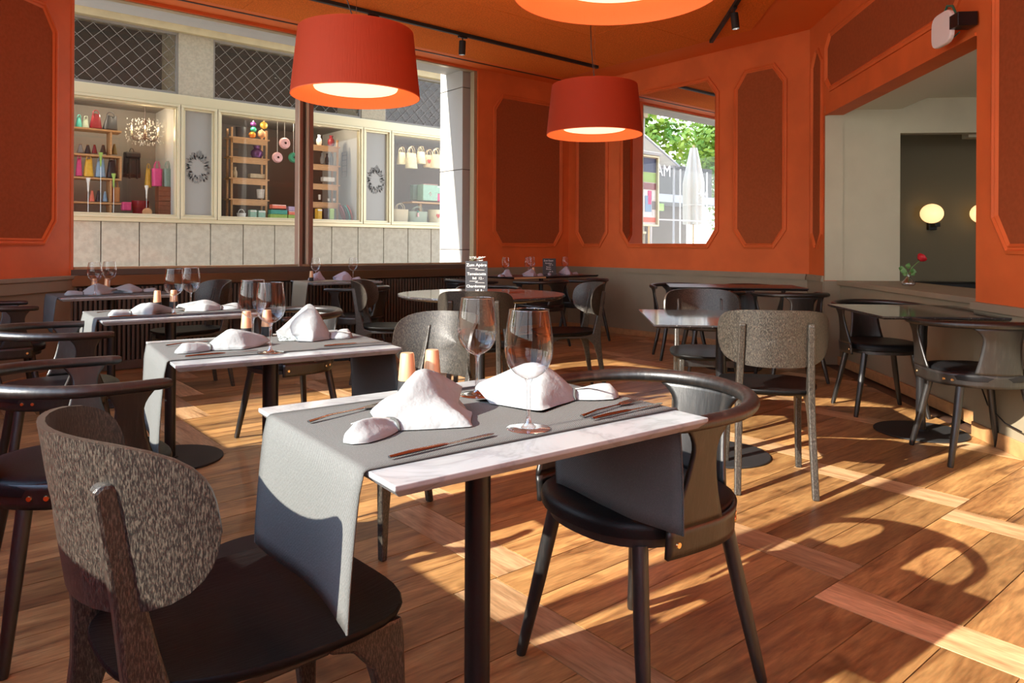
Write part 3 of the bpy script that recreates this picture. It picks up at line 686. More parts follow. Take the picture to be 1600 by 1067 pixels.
# ================================================================ CHAIRS
def hoop_xy(s, k=1.0):
    a = abs(s); sg = 1 if s >= 0 else -1
    if a <= .7: ph = a/.7*pi/2; return (-.262*cos(ph)*k, .278*sin(ph)*sg*k)
    q = (a-.7)/.3; return (.165*q*(.6+.4*k), (.278-.012*q*q)*sg*k)
def make_hoop_chair():
    t = thing('hoop_chair', '', 'chair')
    pts = [(*hoop_xy(-1+2*i/48), .700+.006*cos(pi*(-1+2*i/48))) for i in range(49)]
    rs = [.0205+.002*cos(pi*(-1+2*i/48)) for i in range(49)]; rs[0] *= .55; rs[-1] *= .55
    e0 = Vector(pts[0])+Vector((.006, 0, 0)); pts = [tuple(Vector(pts[0])+Vector((.008, 0, 0)))]+pts+[tuple(Vector(pts[-1])+Vector((.008, 0, 0)))]
    rs = [.012]+[max(r, .0165) for r in rs]+[.012]
    MB().tube(pts, rs, 14, flat=.85).obj('arm_hoop', 'wood_black', t, smooth=50)
    z0, z1 = .392, .692; vb = .22
    def S(s, v, off=0):
        k = .845+.155*v**1.3; x, y = hoop_xy(s, k-off)
        return (x, y, z0+(z1-z0)*v)
    def strip(name, lo, hi, v0, v1, nu, nv):
        mb = MB(); mb.grid(lambda u, w: S(lo(v0+(v1-v0)*w)+(hi(v0+(v1-v0)*w)-lo(v0+(v1-v0)*w))*u, v0+(v1-v0)*w), nu, nv)
        return mb
    mb = MB()
    mb.grid(lambda u, w: S(-.985+1.97*u, vb*w), 61, 5)
    def hw(wb, wm, wt):
        def f(v):
            q = (v-vb)/(1-vb); return wm+(wb-wm)*max(0, 1-q*1.25)**1.7+(wt-wm)*max(0, (q-.70)/.30)**2.2
        return f
    for c, f in ((-.825, hw(.165, .062, .13)), (0, hw(.215, .150, .235)), (.825, hw(.165, .062, .13))):
        sub = MB(); sub.grid(lambda u, w: (lambda v: S(max(-.985, min(.985, c+f(v)*(2*u-1))), v))(vb+(1-vb)*w), 13, 17); mb.add(sub.v, sub.f)
    mb.obj('shell', 'wood_black', t, smooth=60, solid=.011, recalc=False)
    def ST(u, w):
        return 0
    # seat pad
    n = 40; mb = MB(); prof = [(0, .470), (.80, .470), (.93, .466), (.985, .458), (1, .445), (.985, .425), (.9, .418), (0, .418)]
    def so(an, r):
        cx, sy = cos(an), sin(an); p = 2.5
        m_ = (abs(cx)**p+abs(sy)**p)**(-1/p); return (.005+.235*cx*m_*r, .222*sy*m_*r)
    vs = [(*so(2*pi*k/n, r), z-.006*(1-r)) for r, z in prof for k in range(n)]; fs = [(i*n+k, i*n+(k+1) % n, (i+1)*n+(k+1) % n, (i+1)*n+k) for i in range(len(prof)-1) for k in range(n)]
    mb.add(vs, fs); mb.obj('seat', 'leather', t, smooth=50)
    # seat frame below the pad
    mb = MB(); vs = [(*so(2*pi*k/n, r*.9), z) for r, z in ((0, .417), (1, .417), (1, .398), (0, .398)) for k in range(n)]
    mb.add(vs, [(i*n+k, i*n+(k+1) % n, (i+1)*n+(k+1) % n, (i+1)*n+k) for i in range(3) for k in range(n)]); mb.obj('seat_frame', 'wood_black', t, smooth=40)
    for sx in (1, -1):
        for sy in (1, -1):
            MB().tube([(sx*.150, sy*.150, .40), (sx*.178, sy*.185, .2), (sx*.205, sy*.222, .008), (sx*.206, sy*.223, 0)], [.0195, .018, .0140, .012], 14).obj('leg', 'wood_black', t, smooth=50)
    for s_ in (-.93, -.47, -.39, .39, .47, .93):
        x, y, z = S(s_, .10); d = Vector((x, y, 0)).normalized() if abs(s_) < .7 else Vector((0, 1 if s_ > 0 else -1, 0))
        MB().tube([Vector((x, y, z))+d*.004, Vector((x, y, z))+d*.0085], [.0085, .0065], 12).obj('bolt', 'brass', t, smooth=30)
    return t
def make_ply_chair():
    t = thing('plywood_chair', '', 'chair')
    n = 44
    def so(an, r):
        cx, sy = cos(an), sin(an); p = 3.2
        m_ = (abs(cx)**p+abs(sy)**p)**(-1/p); x = cx*m_; y = sy*m_
        wy = .213+.018*x if x > -.2 else .213+.018*x-.02*(-.2-x)/.8
        return (.018+.240*x*r, wy*y*r)
    prof = [(0, .436), (.5, .437), (.8, .442), (.95, .449), (.99, .450), (1, .446), (.99, .438), (.9, .424), (0, .418)]
    vs = [(*so(2*pi*k/n, r), z+.004*max(0, -cos(2*pi*k/n))*r-.006*max(0, cos(2*pi*k/n))**2*r) for r, z in prof for k in range(n)]
    MB().add(vs, [(i*n+k, i*n+(k+1) % n, (i+1)*n+(k+1) % n, (i+1)*n+k) for i in range(len(prof)-1) for k in range(n)]).obj('seat', 'seat_grain', t, smooth=50)
    # curved back panel
    R = .255; A0 = radians(66)
    def B(a, zz, off):       # a in [-1,1], zz in [-1,1]
        th = a*A0; rr = R+off; z = .684+zz*.126
        return (-rr*cos(th)+(R-.272)-(z-.684)*.15, rr*sin(th), z)
    def disk(u, v):          # u angle, v radius
        an = 2*pi*u; p = 3.9; cx, sy = cos(an), sin(an); m_ = (abs(cx)**p+abs(sy)**p)**(-1/p)
        a = cx*m_*v; z = sy*m_*v
        low = max(0, -z); a *= (1-.16*low**1.5); z += -.0*low
        z -= .05*(a*a)*(1 if z > 0 else -.9)*v
        return a, z
    mb = MB(); N = 56; rad_ = [0, .2, .4, .6, .75, .88, .96, 1.0]
    def face(off, radii): return [B(*disk(k/N, r), off) for r in radii for k in range(N)]
    allr = [(r, -.0055) for r in rad_]+[(1.003, 0)]+[(r, .0055) for r in reversed(rad_)]
    vs = [B(*disk(k/N, r), off) for r, off in allr for k in range(N)]
    mb.add(vs, [(i*N+k, i*N+(k+1) % N, (i+1)*N+(k+1) % N, (i+1)*N+k) for i in range(len(allr)-1) for k in range(N)]); mb.obj('backrest', 'wood_grain', t, smooth=50)
    for sy in (1, -1):
        def SH(v): return (v[0], sy*(.160-.018*(v[1]/.745))+v[2], v[1])
        rl_ = [(-.250, 0), (-.222, .14), (-.196, .27), (-.172, .345), (-.135, .388), (-.095, .402), (-.095, .420), (-.158, .434), (-.176, .50), (-.200, .60), (-.222, .70), (-.229, .742), (-.238, .752), (-.252, .752), (-.262, .744), (-.254, .69), (-.236, .58), (-.224, .47), (-.224, .38), (-.236, .26), (-.256, .12), (-.275, 0)]
        MB().prism(rl_, -.0145, .0145, SH).obj('rear_leg', 'wood_grain', t, bevel=.006)
        fl_ = [(.207, 0), (.196, .15), (.180, .28), (.160, .35), (.125, .390), (.08, .403), (.08, .420), (.222, .420), (.226, .38), (.229, .2), (.229, 0)]
        MB().prism(fl_, -.0145, .0145, lambda v: (v[0], sy*(.172-.012*(v[1]/.42))+v[2], v[1])).obj('front_leg', 'wood_grain', t, bevel=.006)
        MB().box(-.10, .085, sy*.154-.012, sy*.154+.012, .400, .4195).obj('side_rail', 'wood_black', t, bevel=.004)
    MB().box(.175, .197, -.15, .15, .375, .418).obj('front_rail', 'wood_black', t, bevel=.004)
    for sy in (1, -1):
        for z in (.60, .715):
            x = B(math.asin(.143/R)/A0*sy, (z-.684)/.126, -.0056)
            MB().tube([Vector(x), Vector(x)+Vector((.002, 0, 0))], .0045, 10).obj('screw', 'black', t)
    return t
HP = make_hoop_chair(); PP = make_ply_chair()
hoops = [('black hoop chair with sunlit arm at the right end of the nearest table', 1.43, 1.20, 176),
 ('black hoop chair at left end of second table, behind the big grainy backrest', .375, 2.40, 2),
 ('black hoop chair at the left end of the third table', .50, 3.72, -1),
 ('black hoop chair at the left end of the farthest table of the row', .42, 5.42, 0),
 ('black hoop chair at the right end of the third table, legs in sunlight', 1.62, 3.86, 183),
 ('hoop chair in shade under the rose, facing the camera', 4.93, 2.09, -135),
 ('taupe lit hoop chair at the right edge, back to the camera with brass bolts', 4.23, 1.31, 45),
 ('hoop chair beyond the round table, its back rim lit white', 4.0, 5.1, -135),
 ('hoop chair at the left end of the far corner table behind the menu board', 4.72, 6.35, 0),
 ('left one of two hoop chairs with backs to us at the corner table', 5.27, 5.78, 90),
 ('right one of two hoop chairs with backs to us at the corner table', 5.93, 5.80, 95),
 ('rear left hoop chair of the four around the bare dark table', 5.77, 4.33, -131),
 ('rear right hoop chair of the four around the bare dark table', 6.19, 3.80, -131),
 ('front left hoop chair of the four around the bare dark table', 5.2, 3.6, 49),
 ('front right hoop chair of the four, its rim closest to the niche', 5.56, 3.06, 49),
 ('grey lit hoop chair in front of the table with the taupe runner', 3.08, 5.84, 122)]
for i, (lb, x, y, r) in enumerate(hoops): place(HP, i > 0, lb, (x, y, 0), radians(r), 'black hoop armchairs')
plys = [('plywood chair in the near left foreground with large grainy curved backrest', .44, 1.26, 3),
 ('plywood chair at the right end of the second table, concave back facing us', 1.44, 2.36, 186),
 ('plywood chair at the right end of the farthest table of the row', 1.62, 5.72, 185),
 ('golden lit plywood chair on the right with back towards the camera', 3.07, 1.80, 38),
 ('plywood chair facing us behind the dark table with shiny backrest', 3.74, 2.62, -137),
 ('plywood chair at the near side of the round table, back to the camera', 2.78, 3.66, 47),
 ('plywood chair seen from the side at the right of the round table', 3.82, 3.92, 152),
 ('plywood chair at the left of the round table facing away to the right', 2.92, 5.02, -40)]
for i, (lb, x, y, r) in enumerate(plys): place(PP, i > 0, lb, (x, y, 0), radians(r), 'black plywood chairs')

# ================================================================ TABLEWARE
def make_glass():
    t = thing('wine_glass', '', 'wine glass')
    MB().lathe([(0, .0022), (.020, .0022), (.038, .0012), (.0405, .0002), (.0405, .0), (.02, 0), (0, 0)], 32).obj('foot', 'glass_thick', t, smooth=60)
    MB().lathe_open([(.014, .003), (.006, .010), (.0040, .022), (.0036, .06), (.0042, .082), (.008, .090)], 16).obj('stem', 'glass_thick', t, smooth=70)
    pr = [(.004, .089), (.016, .0935), (.028, .102), (.0375, .114), (.0430, .129), (.0448, .145), (.0440, .165), (.0410, .188), (.0378, .208), (.0365, .216)]
    MB().lathe_open(pr, 40).obj('bowl', 'wine_glass', t, smooth=70)
    MB().tube([(.0365*cos(2*pi*k/40), .0365*sin(2*pi*k/40), .2162) for k in range(40)], .0007, 6, closed=True).obj('rim', 'glass_thick', t, smooth=60)
    return t
GP = make_glass()
def on(tab, u, v, z=.7425): p = tab.matrix_basis @ Vector((u, v, 0)); return (p.x, p.y, z)
def bm_(o): return Matrix.Translation(o.location) @ Euler(o.rotation_euler).to_matrix().to_4x4()
def on(tab, u, v, z=.7445): p = bm_(tab) @ Vector((u, v, 0)); return (p.x, p.y, z)
gl = [(0, -.005, -.170, 'wine glass on the nearest table standing in front'), (0, .085, .130, 'wine glass on the nearest table standing behind, left one'),
 (1, -.06, -.215, 'front wine glass on the second table'), (1, -.065, -.02, 'rear wine glass on the second table half hidden by the front one'),
 (2, -.02, -.16, 'front wine glass on the third table'), (2, .10, .02, 'rear wine glass on the third table'),
 (3, -.13, -.15, 'front wine glass on the farthest table of the row'), (3, .0, .06, 'rear wine glass on the farthest table of the row'),
 (4, -.16, .13, 'left wine glass with lilac napkins by the slatted cover'), (4, .18, .02, 'right wine glass with lilac napkins by the slatted cover')]
for i, (k, u, v, lb) in enumerate(gl): place(GP, i > 0, lb, on(TB[k], u, v), 0, 'wine glasses')
for x, y, lb in ((5.04+.1, 6.25, 'leftmost wine glass on the far corner table'), (5.46, 6.23, 'second wine glass from the left on the corner table'), (5.75, 6.50, 'wine glass behind the small menu board in the corner'), (6.10, 6.28, 'rightmost wine glass on the far corner table')):
    place(GP, True, lb, (x, y, .742), 0, 'wine glasses')
def make_mill():
    t = thing('pepper_mill', '', 'mill')
    MB().lathe([(0, 0), (.0205, 0), (.0212, .003), (.0200, .034), (0, .034)], 28).obj('mill_body', 'black_matte', t, smooth=35)
    MB().lathe([(0, .0345), (.0198, .0345), (.0155, .090), (.0140, .0945), (0, .0955)], 28).obj('mill_top', 'copper', t, smooth=35)
    return t
MP = make_mill()
ml = [(0, -.045, .215, 'left copper topped mill on the nearest table'), (0, .025, .225, 'right copper topped mill on the nearest table, shadow on its cap'),
 (1, -.03, .205, 'left copper topped mill on the second table'), (1, .045, .215, 'right copper topped mill on the second table'),
 (2, -.02, .20, 'left copper topped mill on the third table'), (2, .06, .205, 'right copper topped mill on the third table'),
 (3, -.07, .18, 'left copper topped mill on the farthest row table'), (3, .01, .185, 'right copper topped mill on the farthest row table'),
 (4, -.25, .0, 'single copper topped mill by the slatted cover')]
for i, (k, u, v, lb) in enumerate(ml): place(MP, i > 0, lb, on(TB[k], u, v), 0, 'copper topped mills')
place(MP, True, 'copper topped mill beside the corner menu board', (5.64, 6.34, .741), 0, 'copper topped mills')

def make_napkin(seed, L=.27, W1=.155, H1=.085, m='napkin', folds=5):
    rr = random.Random(seed); t = thing('napkin', '', 'napkin')
    a = [rr.uniform(0, 6.28) for _ in range(8)]; tr = .34
    def tri(x): x = (x/pi) % 2; return 1-2*abs(x-1)
    kp = rr.uniform(.42, .56)
    def wid(q):
        if q < .05: return .010+q*.3
        if q < tr: return .028+.007*sin((q-.05)/(tr-.05)*pi)-.008*(q/tr)
        k = (q-tr)/(1-tr)
        if k < kp: return .020+(W1/2-.020)*(k/kp)**.85
        return W1/2*(1-.66*((k-kp)/(1-kp))**1.15)
    def hei(q):
        if q < .05: return .012+q*.3
        if q < tr: return .028+.005*sin(q*12)-.006*(q/tr)
        k = (q-tr)/(1-tr); return .022+(H1-.022)*(sin(min(1, k/.42)*pi/2) if k < .42 else 1-.86*((k-.42)/.58)**1.2)
    nu = 56; nv = 34
    def F(u, v):
        q = v; an = 2*pi*u; w = wid(q); h = hei(q); k = max(0, (q-tr)/(1-tr))
        s_ = cos(an); up = sin(an)
        x = q*L; y = w*s_
        if up >= 0:
            fold = (tri(4.2*s_+a[0]+q*3)*.17+tri(8.5*s_+a[1]-q*4)*.09+sin(17*s_+a[2]+q*9)*.02)*min(1, k*2.2)+.06*(1-k)*sin(5*s_+a[3])
            z = h*(max(0, 1-abs(s_-.12*sin(a[4]))**1.15)**(.55+.35*k))*(1+fold*1.5)
            z += .010*k*max(0, tri(6*s_+a[6]))*(1-abs(s_))
        else: z = .0008
        if k > .25: x += (k-.25)*(.035*tri(5*s_+a[5])-.05*abs(s_)**1.5); y += .012*k*sin(9*q+a[7])*s_
        return (x, y, max(.0008, z))
    mb = MB(); mb.grid(F, nu, nv, cu=True); 
    mb.f.append(tuple(reversed(range(nu)))); mb.f.append(tuple(range((nv-1)*nu, nv*nu)))
    mb.obj('cloth', m, t, smooth=75)
    # strap tied round the roll with a loose end
    R_ = [(tr*L+.002*sin(k), (wid(tr)+.0025)*cos(2*pi*k/24), max(.0015, (hei(tr)*.80)*max(0, sin(2*pi*k/24))+.0025)) for k in range(24)]
    mb = MB(); mb.tube(R_, .0028, 8, closed=True); mb.obj('napkin_band', 'runner_hem' if m == 'napkin' else 'black', t, smooth=60)
    MB().tube([(tr*L-.002, 0, hei(tr)*.9), (tr*L-.03, .012, hei(tr)*.9+.006), (tr*L-.07, .03, hei(tr)*.9+.001)], [.0026, .0026, .002], 8, flat=.5).obj('band_end', 'plaster_white', t, smooth=60)
    return t
def put_nap(seed, k, u, v, rot, lb, **kw):
    n_ = make_napkin(seed, **kw); tb = TB[k]; n_.location = on(tb, u, v); n_.rotation_euler = (0, 0, tb.rotation_euler.z+radians(rot)); n_['label'] = lb; n_['group'] = 'folded napkins'; return n_
put_nap(1, 0, -.315, -.075, 24, 'white napkin in a band, left one on the nearest table', L=.33, W1=.25, H1=.072)
put_nap(2, 0, .325, -.07, 153, 'white napkin, right one on the nearest table, opened wide', L=.30, W1=.23, H1=.075)
put_nap(3, 1, -.31, -.09, 16, 'white napkin in a band, left one on the second table', L=.30, W1=.16, H1=.055)
put_nap(4, 1, .29, .0, 170, 'white napkin standing puffed up at the right of the second table', L=.24, W1=.15, H1=.10)
put_nap(5, 2, -.29, -.10, 8, 'white napkin in a band at the left of the third table', L=.27, W1=.14, H1=.06)
put_nap(6, 2, .33, -.05, 172, 'flat white napkin with a tied band at the right of the third table', L=.29, W1=.15, H1=.05)
put_nap(7, 3, -.29, -.08, 10, 'white napkin in a band at the left of the farthest row table', L=.31, W1=.15, H1=.06)
put_nap(8, 3, .30, .02, 176, 'crumpled white napkin at the right of the farthest row table', L=.29, W1=.17, H1=.05)
put_nap(9, 4, -.20, .05, 60, 'left lilac napkin on the table by the slatted cover', L=.20, W1=.17, H1=.085, m='napkin_lilac')
put_nap(10, 4, .22, -.08, 150, 'right lilac napkin on the table by the slatted cover', L=.26, W1=.18, H1=.085, m='napkin_lilac')
for s_, x, y, r, lb in ((11, 5.02, 6.22, 20, 'leftmost pinkish napkin on the corner table'), (12, 5.62, 6.15, 165, 'rounded pinkish napkin on the corner table before the board'), (13, 5.84, 6.28, 40, 'upright pinkish napkin right of the menu board'), (14, 6.32, 6.28, 165, 'rightmost pinkish napkin spread wide on the corner table')):
    n_ = make_napkin(s_, L=.26, W1=.17, H1=.08, m='napkin_lilac'); n_.location = (x, y, .742); n_.rotation_euler = (0, 0, radians(r)); n_['label'] = lb; n_['group'] = 'folded napkins'

def make_knife():
    t = thing('knife', '', 'knife')
    MB().tube([(0, 0, .004), (.04, 0, .0045), (.10, 0, .004), (.115, 0, .0035)], [.0035, .0048, .0042, .0025], 8, flat=.7).obj('handle', 'steel', t, smooth=60)
    MB().prism([(.112, -.003), (.205, -.0075), (.216, -.002), (.208, .004), (.112, .003)], .0028, .0042).obj('blade', 'steel', t, bevel=.0005)
    return t
def make_fork():
    t = thing('fork', '', 'fork')
    MB().tube([(0, 0, .003), (.05, 0, .006), (.12, 0, .004), (.14, 0, .003)], [.0045, .0035, .0025, .004], 8, flat=.5).obj('handle', 'steel', t, smooth=60)
    MB().prism([(.136, -.004), (.150, -.0105), (.168, -.011), (.168, .011), (.150, .0105), (.136, .004)], .0022, .004).obj('fork_head', 'steel', t, bevel=.0005)
    mb = MB()
    for y in (-.009, -.003, .003, .009): mb.box(.167, .203, y-.0015, y+.0015, .0024, .004)
    mb.obj('tines', 'steel', t)
    return t
KP = make_knife(); FP = make_fork()
kn = [(0, -.30, -.195, 6, 'knife along the front edge of the nearest table'), (0, .13, -.195, 4, 'knife at the right front of the nearest table'),
      (1, -.30, -.19, 5, 'knife along the front edge of the second table'), (1, .12, -.19, 4, 'knife at the right front of the second table'), (2, -.30, -.19, 3, 'knife along the front edge of the third table')]
for i, (k, u, v, r, lb) in enumerate(kn): place(KP, i > 0, lb, on(TB[k], u, v), TB[k].rotation_euler.z+radians(r), 'knives')
fk = [(0, -.315, .10, 18, 'fork pointing towards the mills on the nearest table'), (0, .13, -.165, 12, 'fork between right napkin and front edge of the nearest table'), (1, -.31, .10, 14, 'fork at the rear left of the second table'), (2, -.31, .10, 14, 'fork at the rear left of the third table')]
for i, (k, u, v, r, lb) in enumerate(fk): place(FP, i > 0, lb, on(TB[k], u, v), TB[k].rotation_euler.z+radians(r), 'forks')

# menu boards
def board(x, y, z, w, h, rz, label, lines):
    t = thing('menu_board', label, 'menu board', (x, y, z), rz)
    M = Matrix.Rotation(radians(-8), 4, 'X')
    b_ = MB().box(-w/2, w/2, -.004, .004, 0, h).obj('board', 'chalkboard', t, bevel=.0015); b_.matrix_local = M
    MB().box(-w/2-.005, w/2+.005, -.012, .03, 0, .012).obj('foot', 'chalkboard', t, bevel=.002)
    for s_, sz, yy, xx in lines:
        if s_ in ('~',):
            mb = MB().tube([(-w*.32, -.0055, yy+.012), (.01, -.0055, yy+.012), (-.01, -.0055, yy+.002), (w*.36, -.0055, yy)], .0011, 5); o = mb.obj('chalk_stroke', 'chalk', t, smooth=60); o.matrix_local = M
        else: text(s_, sz, M @ Matrix.Translation((xx, -.0052, yy)) @ Matrix.Rotation(pi/2, 4, 'X'), 'chalk', t, 'chalk_writing', ext=.0004)
    return t
mz = -math.atan2(.642, .767)
board(3.05, 4.03, .742, .155, .235, mz+radians(4), 'slate menu board with white handwriting on the round table', [('Zum Apéro', .030, .197, 0), ('~', 0, .17, 0), ('Tamaiacutta', .027, .135, 0), ('8dl  12.-', .024, .105, .01), ('~', 0, .080, 0), ('Chardonnay', .027, .048, -.005), ('1dl  8.-', .022, .020, .02)])
board(5.86, 6.30, .742, .16, .20, mz+radians(4), 'small black menu board on the far corner table', [('Zum Essen', .026, .165, -.01), ('Primitivo', .022, .135, -.01), ('1dl  9.-', .02, .115, .02), ('Rosso', .022, .09, -.01), ('Merlot', .022, .065, -.01), ('1dl  8.-', .02, .035, .02)])
# small bunch of white flowers behind the board
fl = thing('flower_bunch', 'white flowers with green leaves behind the slate menu board', 'flowers', (3.14, 4.13, .742))
MB().lathe([(0, 0), (.028, 0), (.034, .05), (.02, .10), (.024, .12)], 20).obj('vase', 'wine_glass', fl, smooth=60)
rr = random.Random(5)
for k in range(7):
    x, y, z = rr.uniform(-.055, .055), rr.uniform(-.04, .04), rr.uniform(.19, .25)
    MB().tube([(0, 0, .02), (x*.4, y*.4, .12), (x, y, z)], .0016, 5).obj('stem', 'leaf', fl)
    mb = MB()
    for j in range(9):
        an = j*2*pi/9; mb.prism([(0, 0), (.016*cos(an-.3), .016*sin(an-.3)), (.026*cos(an), .026*sin(an)), (.016*cos(an+.3), .016*sin(an+.3))], z, z+.003, lambda v: (x+v[0], y+v[1], v[2]+.6*sqrt(v[0]**2+v[1]**2)))
    mb.obj('blossom', 'canvas', fl)
for k in range(10):
    an = rr.uniform(0, 6.28); z = rr.uniform(.10, .2); r_ = .05
    mb = MB().grid(lambda u, v: (cos(an)*(.01+r_*v)-sin(an)*(u-.5)*.035*sin(pi*v+.1), sin(an)*(.01+r_*v)+cos(an)*(u-.5)*.035*sin(pi*v+.1), z+.02*v-.02*v*v), 3, 6); mb.obj('leaf', 'leaf', fl, smooth=60, recalc=False)

# rose in a small glass vase on the niche sill
rs = thing('rose_vase', 'single red rose in a small round glass vase on the sill', 'vase', (6.10, 2.36, .781))
MB().lathe_open([(.0, .001), (.038, .001), (.050, .012), (.048, .028), (.030, .05), (.014, .070), (.012, .085), (.018, .102), (.020, .106)], 28).obj('vase', 'glass_thick', rs, smooth=60)
cr = Vector((.767, -.642, 0))
def RP(a, z, b=0): return tuple(cr*a+Vector((0, 0, z))+Vector((.642, .767, 0))*b)
MB().tube([RP(0, .02), RP(.0, .10), RP(.03, .15), RP(.085, .20)], .003, 8).obj('stem', 'leaf', rs, smooth=60)
for (a, z, l, an) in ((-.03, .12, .06, 2.6), (-.045, .135, .05, 2.9), (.03, .12, .055, -.3), (.0, .15, .05, 1.4), (.035, .105, .04, -1.0), (-.02, .1, .045, 3.4)):
    mb = MB().grid(lambda u, v: RP(a+cos(an)*l*(v-.3)-sin(an)*(u-.5)*.045*sin(pi*min(1, v+.05)), z+sin(an)*l*(v-.3)+cos(an)*(u-.5)*.045*sin(pi*min(1, v+.05)), .012*sin(v*3)), 4, 7); mb.obj('leaf', 'leaf', rs, smooth=60, recalc=False)
mb = MB(); c0 = Vector(RP(.105, .225)); ax = (Vector(RP(.105, .225))-Vector(RP(.075, .195))).normalized(); q = ax.to_track_quat('Z', 'Y')
for j in range(3):
    for k in range(5):
        an0 = k*2*pi/5+j*.6; r0 = .012+.010*j
        mb.grid(lambda u, v: tuple(c0+q @ Vector((cos(an0+(u-.5)*1.7)*(r0*(.45+.75*sin(v*1.9))), sin(an0+(u-.5)*1.7)*(r0*(.45+.75*sin(v*1.9))), -.03+.055*v-.006*j*v))), 6, 6)
mb.obj('blossom', 'red_rose', rs, smooth=70, recalc=False)

# ================================================================ LAMPS
def make_pendant():
    t = thing('pendant_lamp', '', 'pendant lamp')
    MB().lathe_open([(.375, 0), (.3735, .03), (.338, .36), (.335, .385)], 96).obj('lamp_shade', 'shade_fabric', t, smooth=60)
    MB().lathe_open([(.372, .002), (.370, .03), (.335, .36), (.332, .383)], 96).obj('shade_lining', 'shade_inner', t, smooth=60)
    MB().tube([(.374*cos(2*pi*k/80), .374*sin(2*pi*k/80), .001) for k in range(80)], .003, 6, closed=True).obj('lower_ring', 'shade_inner', t, smooth=60)
    MB().lathe([(0, .045), (.24, .045), (.245, .055), (.24, .065), (0, .065)], 64).obj('diffuser', 'diffuser', t, smooth=40)
    mb = MB()
    for k in range(3): an = k*2*pi/3; mb.tube([(0, 0, .37), (.332*cos(an), .332*sin(an), .37)], .004, 6)
    mb.lathe([(0, .30), (.03, .30), (.03, .38), (.015, .41), (0, .41)], 16); mb.tube([(0, 0, .06), (0, 0, .30)], .006, 8); mb.obj('lamp_frame', 'black', t, smooth=40)
    MB().tube([(0, 0, .40), (0, 0, HC-1.96-.012)], .0012, 6).obj('suspension_wire', 'steel', t)
    MB().tube([(.0, 0, .41), (-.03, .01, .50), (-.08, .03, .66), (-.09, .035, .82), (-.05, .02, 1.0), (-.03, .01, 1.15), (-.03, .01, HC-1.96-.012)], .0035, 8).obj('cable', 'black', t, smooth=60)
    MB().lathe([(0, HC-1.96-.035), (.05, HC-1.96-.035), (.055, HC-1.96-.013), (0, HC-1.96-.013)], 24).obj('ceiling_rose', 'orange_smooth', t, smooth=40)
    return t
LP = make_pendant()
for i, (lb, x, y, z) in enumerate([('left orange drum pendant lamp hanging before the big window', 2.02, 3.86, 1.96), ('right orange drum pendant lamp hanging before the far corner', 4.12, 3.92, 1.96), ('orange pendant lamp cut off by the top edge of the picture', 1.94, 1.74, 1.99)]):
    place(LP, i > 0, lb, (x, y, z), .8*i, 'orange drum pendants')
    lt = bpy.data.lights.new('bulb', 'POINT'); lo = bpy.data.objects.new('bulb', lt); COL.objects.link(lo); lt.energy = 8; lt.color = (1, .75, .45); lt.shadow_soft_size = .08; lo.location = (x, y, z+.33)

def track(p0, p1, label, spots):
    p0 = Vector(p0); p1 = Vector(p1); d = (p1-p0); L = d.length; an = math.atan2(d.y, d.x)
    t = thing('light_track', label, 'track light', (p0.x, p0.y, HC-.012), an)
    MB().box(0, L, -.018, .018, -.034, -.001).obj('rail', 'black_matte', t, bevel=.002)
    MB().box(L, L+.01, -.019, .019, -.035, 0).obj('end_cap', 'black', t)
    for j, (u, lab, tilt) in enumerate(spots):
        s = thing('spotlight', lab, 'spotlight', (p0.x+cos(an)*u, p0.y+sin(an)*u, HC-.047), an, 'black cylinder spotlights')
        MB().box(-.05, .05, -.016, .016, -.018, -.001).obj('adapter', 'black', s, bevel=.002)
        MB().tube([(0, 0, -.018), (0, 0, -.06)], .006, 8).obj('joint', 'black', s)
        mb = MB().lathe([(0, 0), (.032, 0), (.034, -.01), (.034, -.135), (.030, -.14), (.028, -.12), (0, -.12)], 28); o = mb.obj('spot_body', 'black_matte', s, smooth=35); o.matrix_local = Matrix.Translation((0, 0, -.045)) @ Matrix.Rotation(radians(tilt), 4, 'X')
        MB().lathe([(0, -.122), (.027, -.122)], 20).obj('lens', 'led', s).matrix_local = Matrix.Translation((0, 0, -.045)) @ Matrix.Rotation(radians(tilt), 4, 'X')
track((1.2, 5.85, 0), (6.22, 5.88, 0), 'long black ceiling track running beside the big window', [(1.84+.2, 'black spotlight above the left pendant lamp', 10), (3.05, 'black spotlight on the track between the two pendants', 4)])
track((3.9, 1.95, 0), (6.33, 4.37, 0), 'black ceiling track running diagonally towards the mirror wall', [(2.35, 'black spotlight on the diagonal track at the top right', -6)])

# globe wall lamps in the rear room
def make_sconce():
    t = thing('wall_lamp', '', 'wall lamp')
    mb = MB(); n = 28; mb.lathe([(0.001, -.100)]+[(.108*sin(a*pi/16), -.100*cos(a*pi/16)) for a in range(1, 16)]+[(.001, .100)], n); mb.obj('globe', 'globe', t, smooth=80)
    MB().box(.10, .155, -.10, -.02, -.165, -.055).obj('wall_mount', 'black', t, bevel=.004)
    MB().box(.0, .12, -.085, -.035, -.135, -.095).obj('arm', 'black', t, bevel=.003)
    return t
SP = make_sconce()
for i, (lb, tt) in enumerate([('round glowing wall lamp on the dark wall, fully visible', 3.65), ('second glowing wall lamp cut by the orange pier', 4.14)]):
    place(SP, i > 0, lb, CF(7.745, tt, 1.44), radians(45), 'glowing wall lamps')

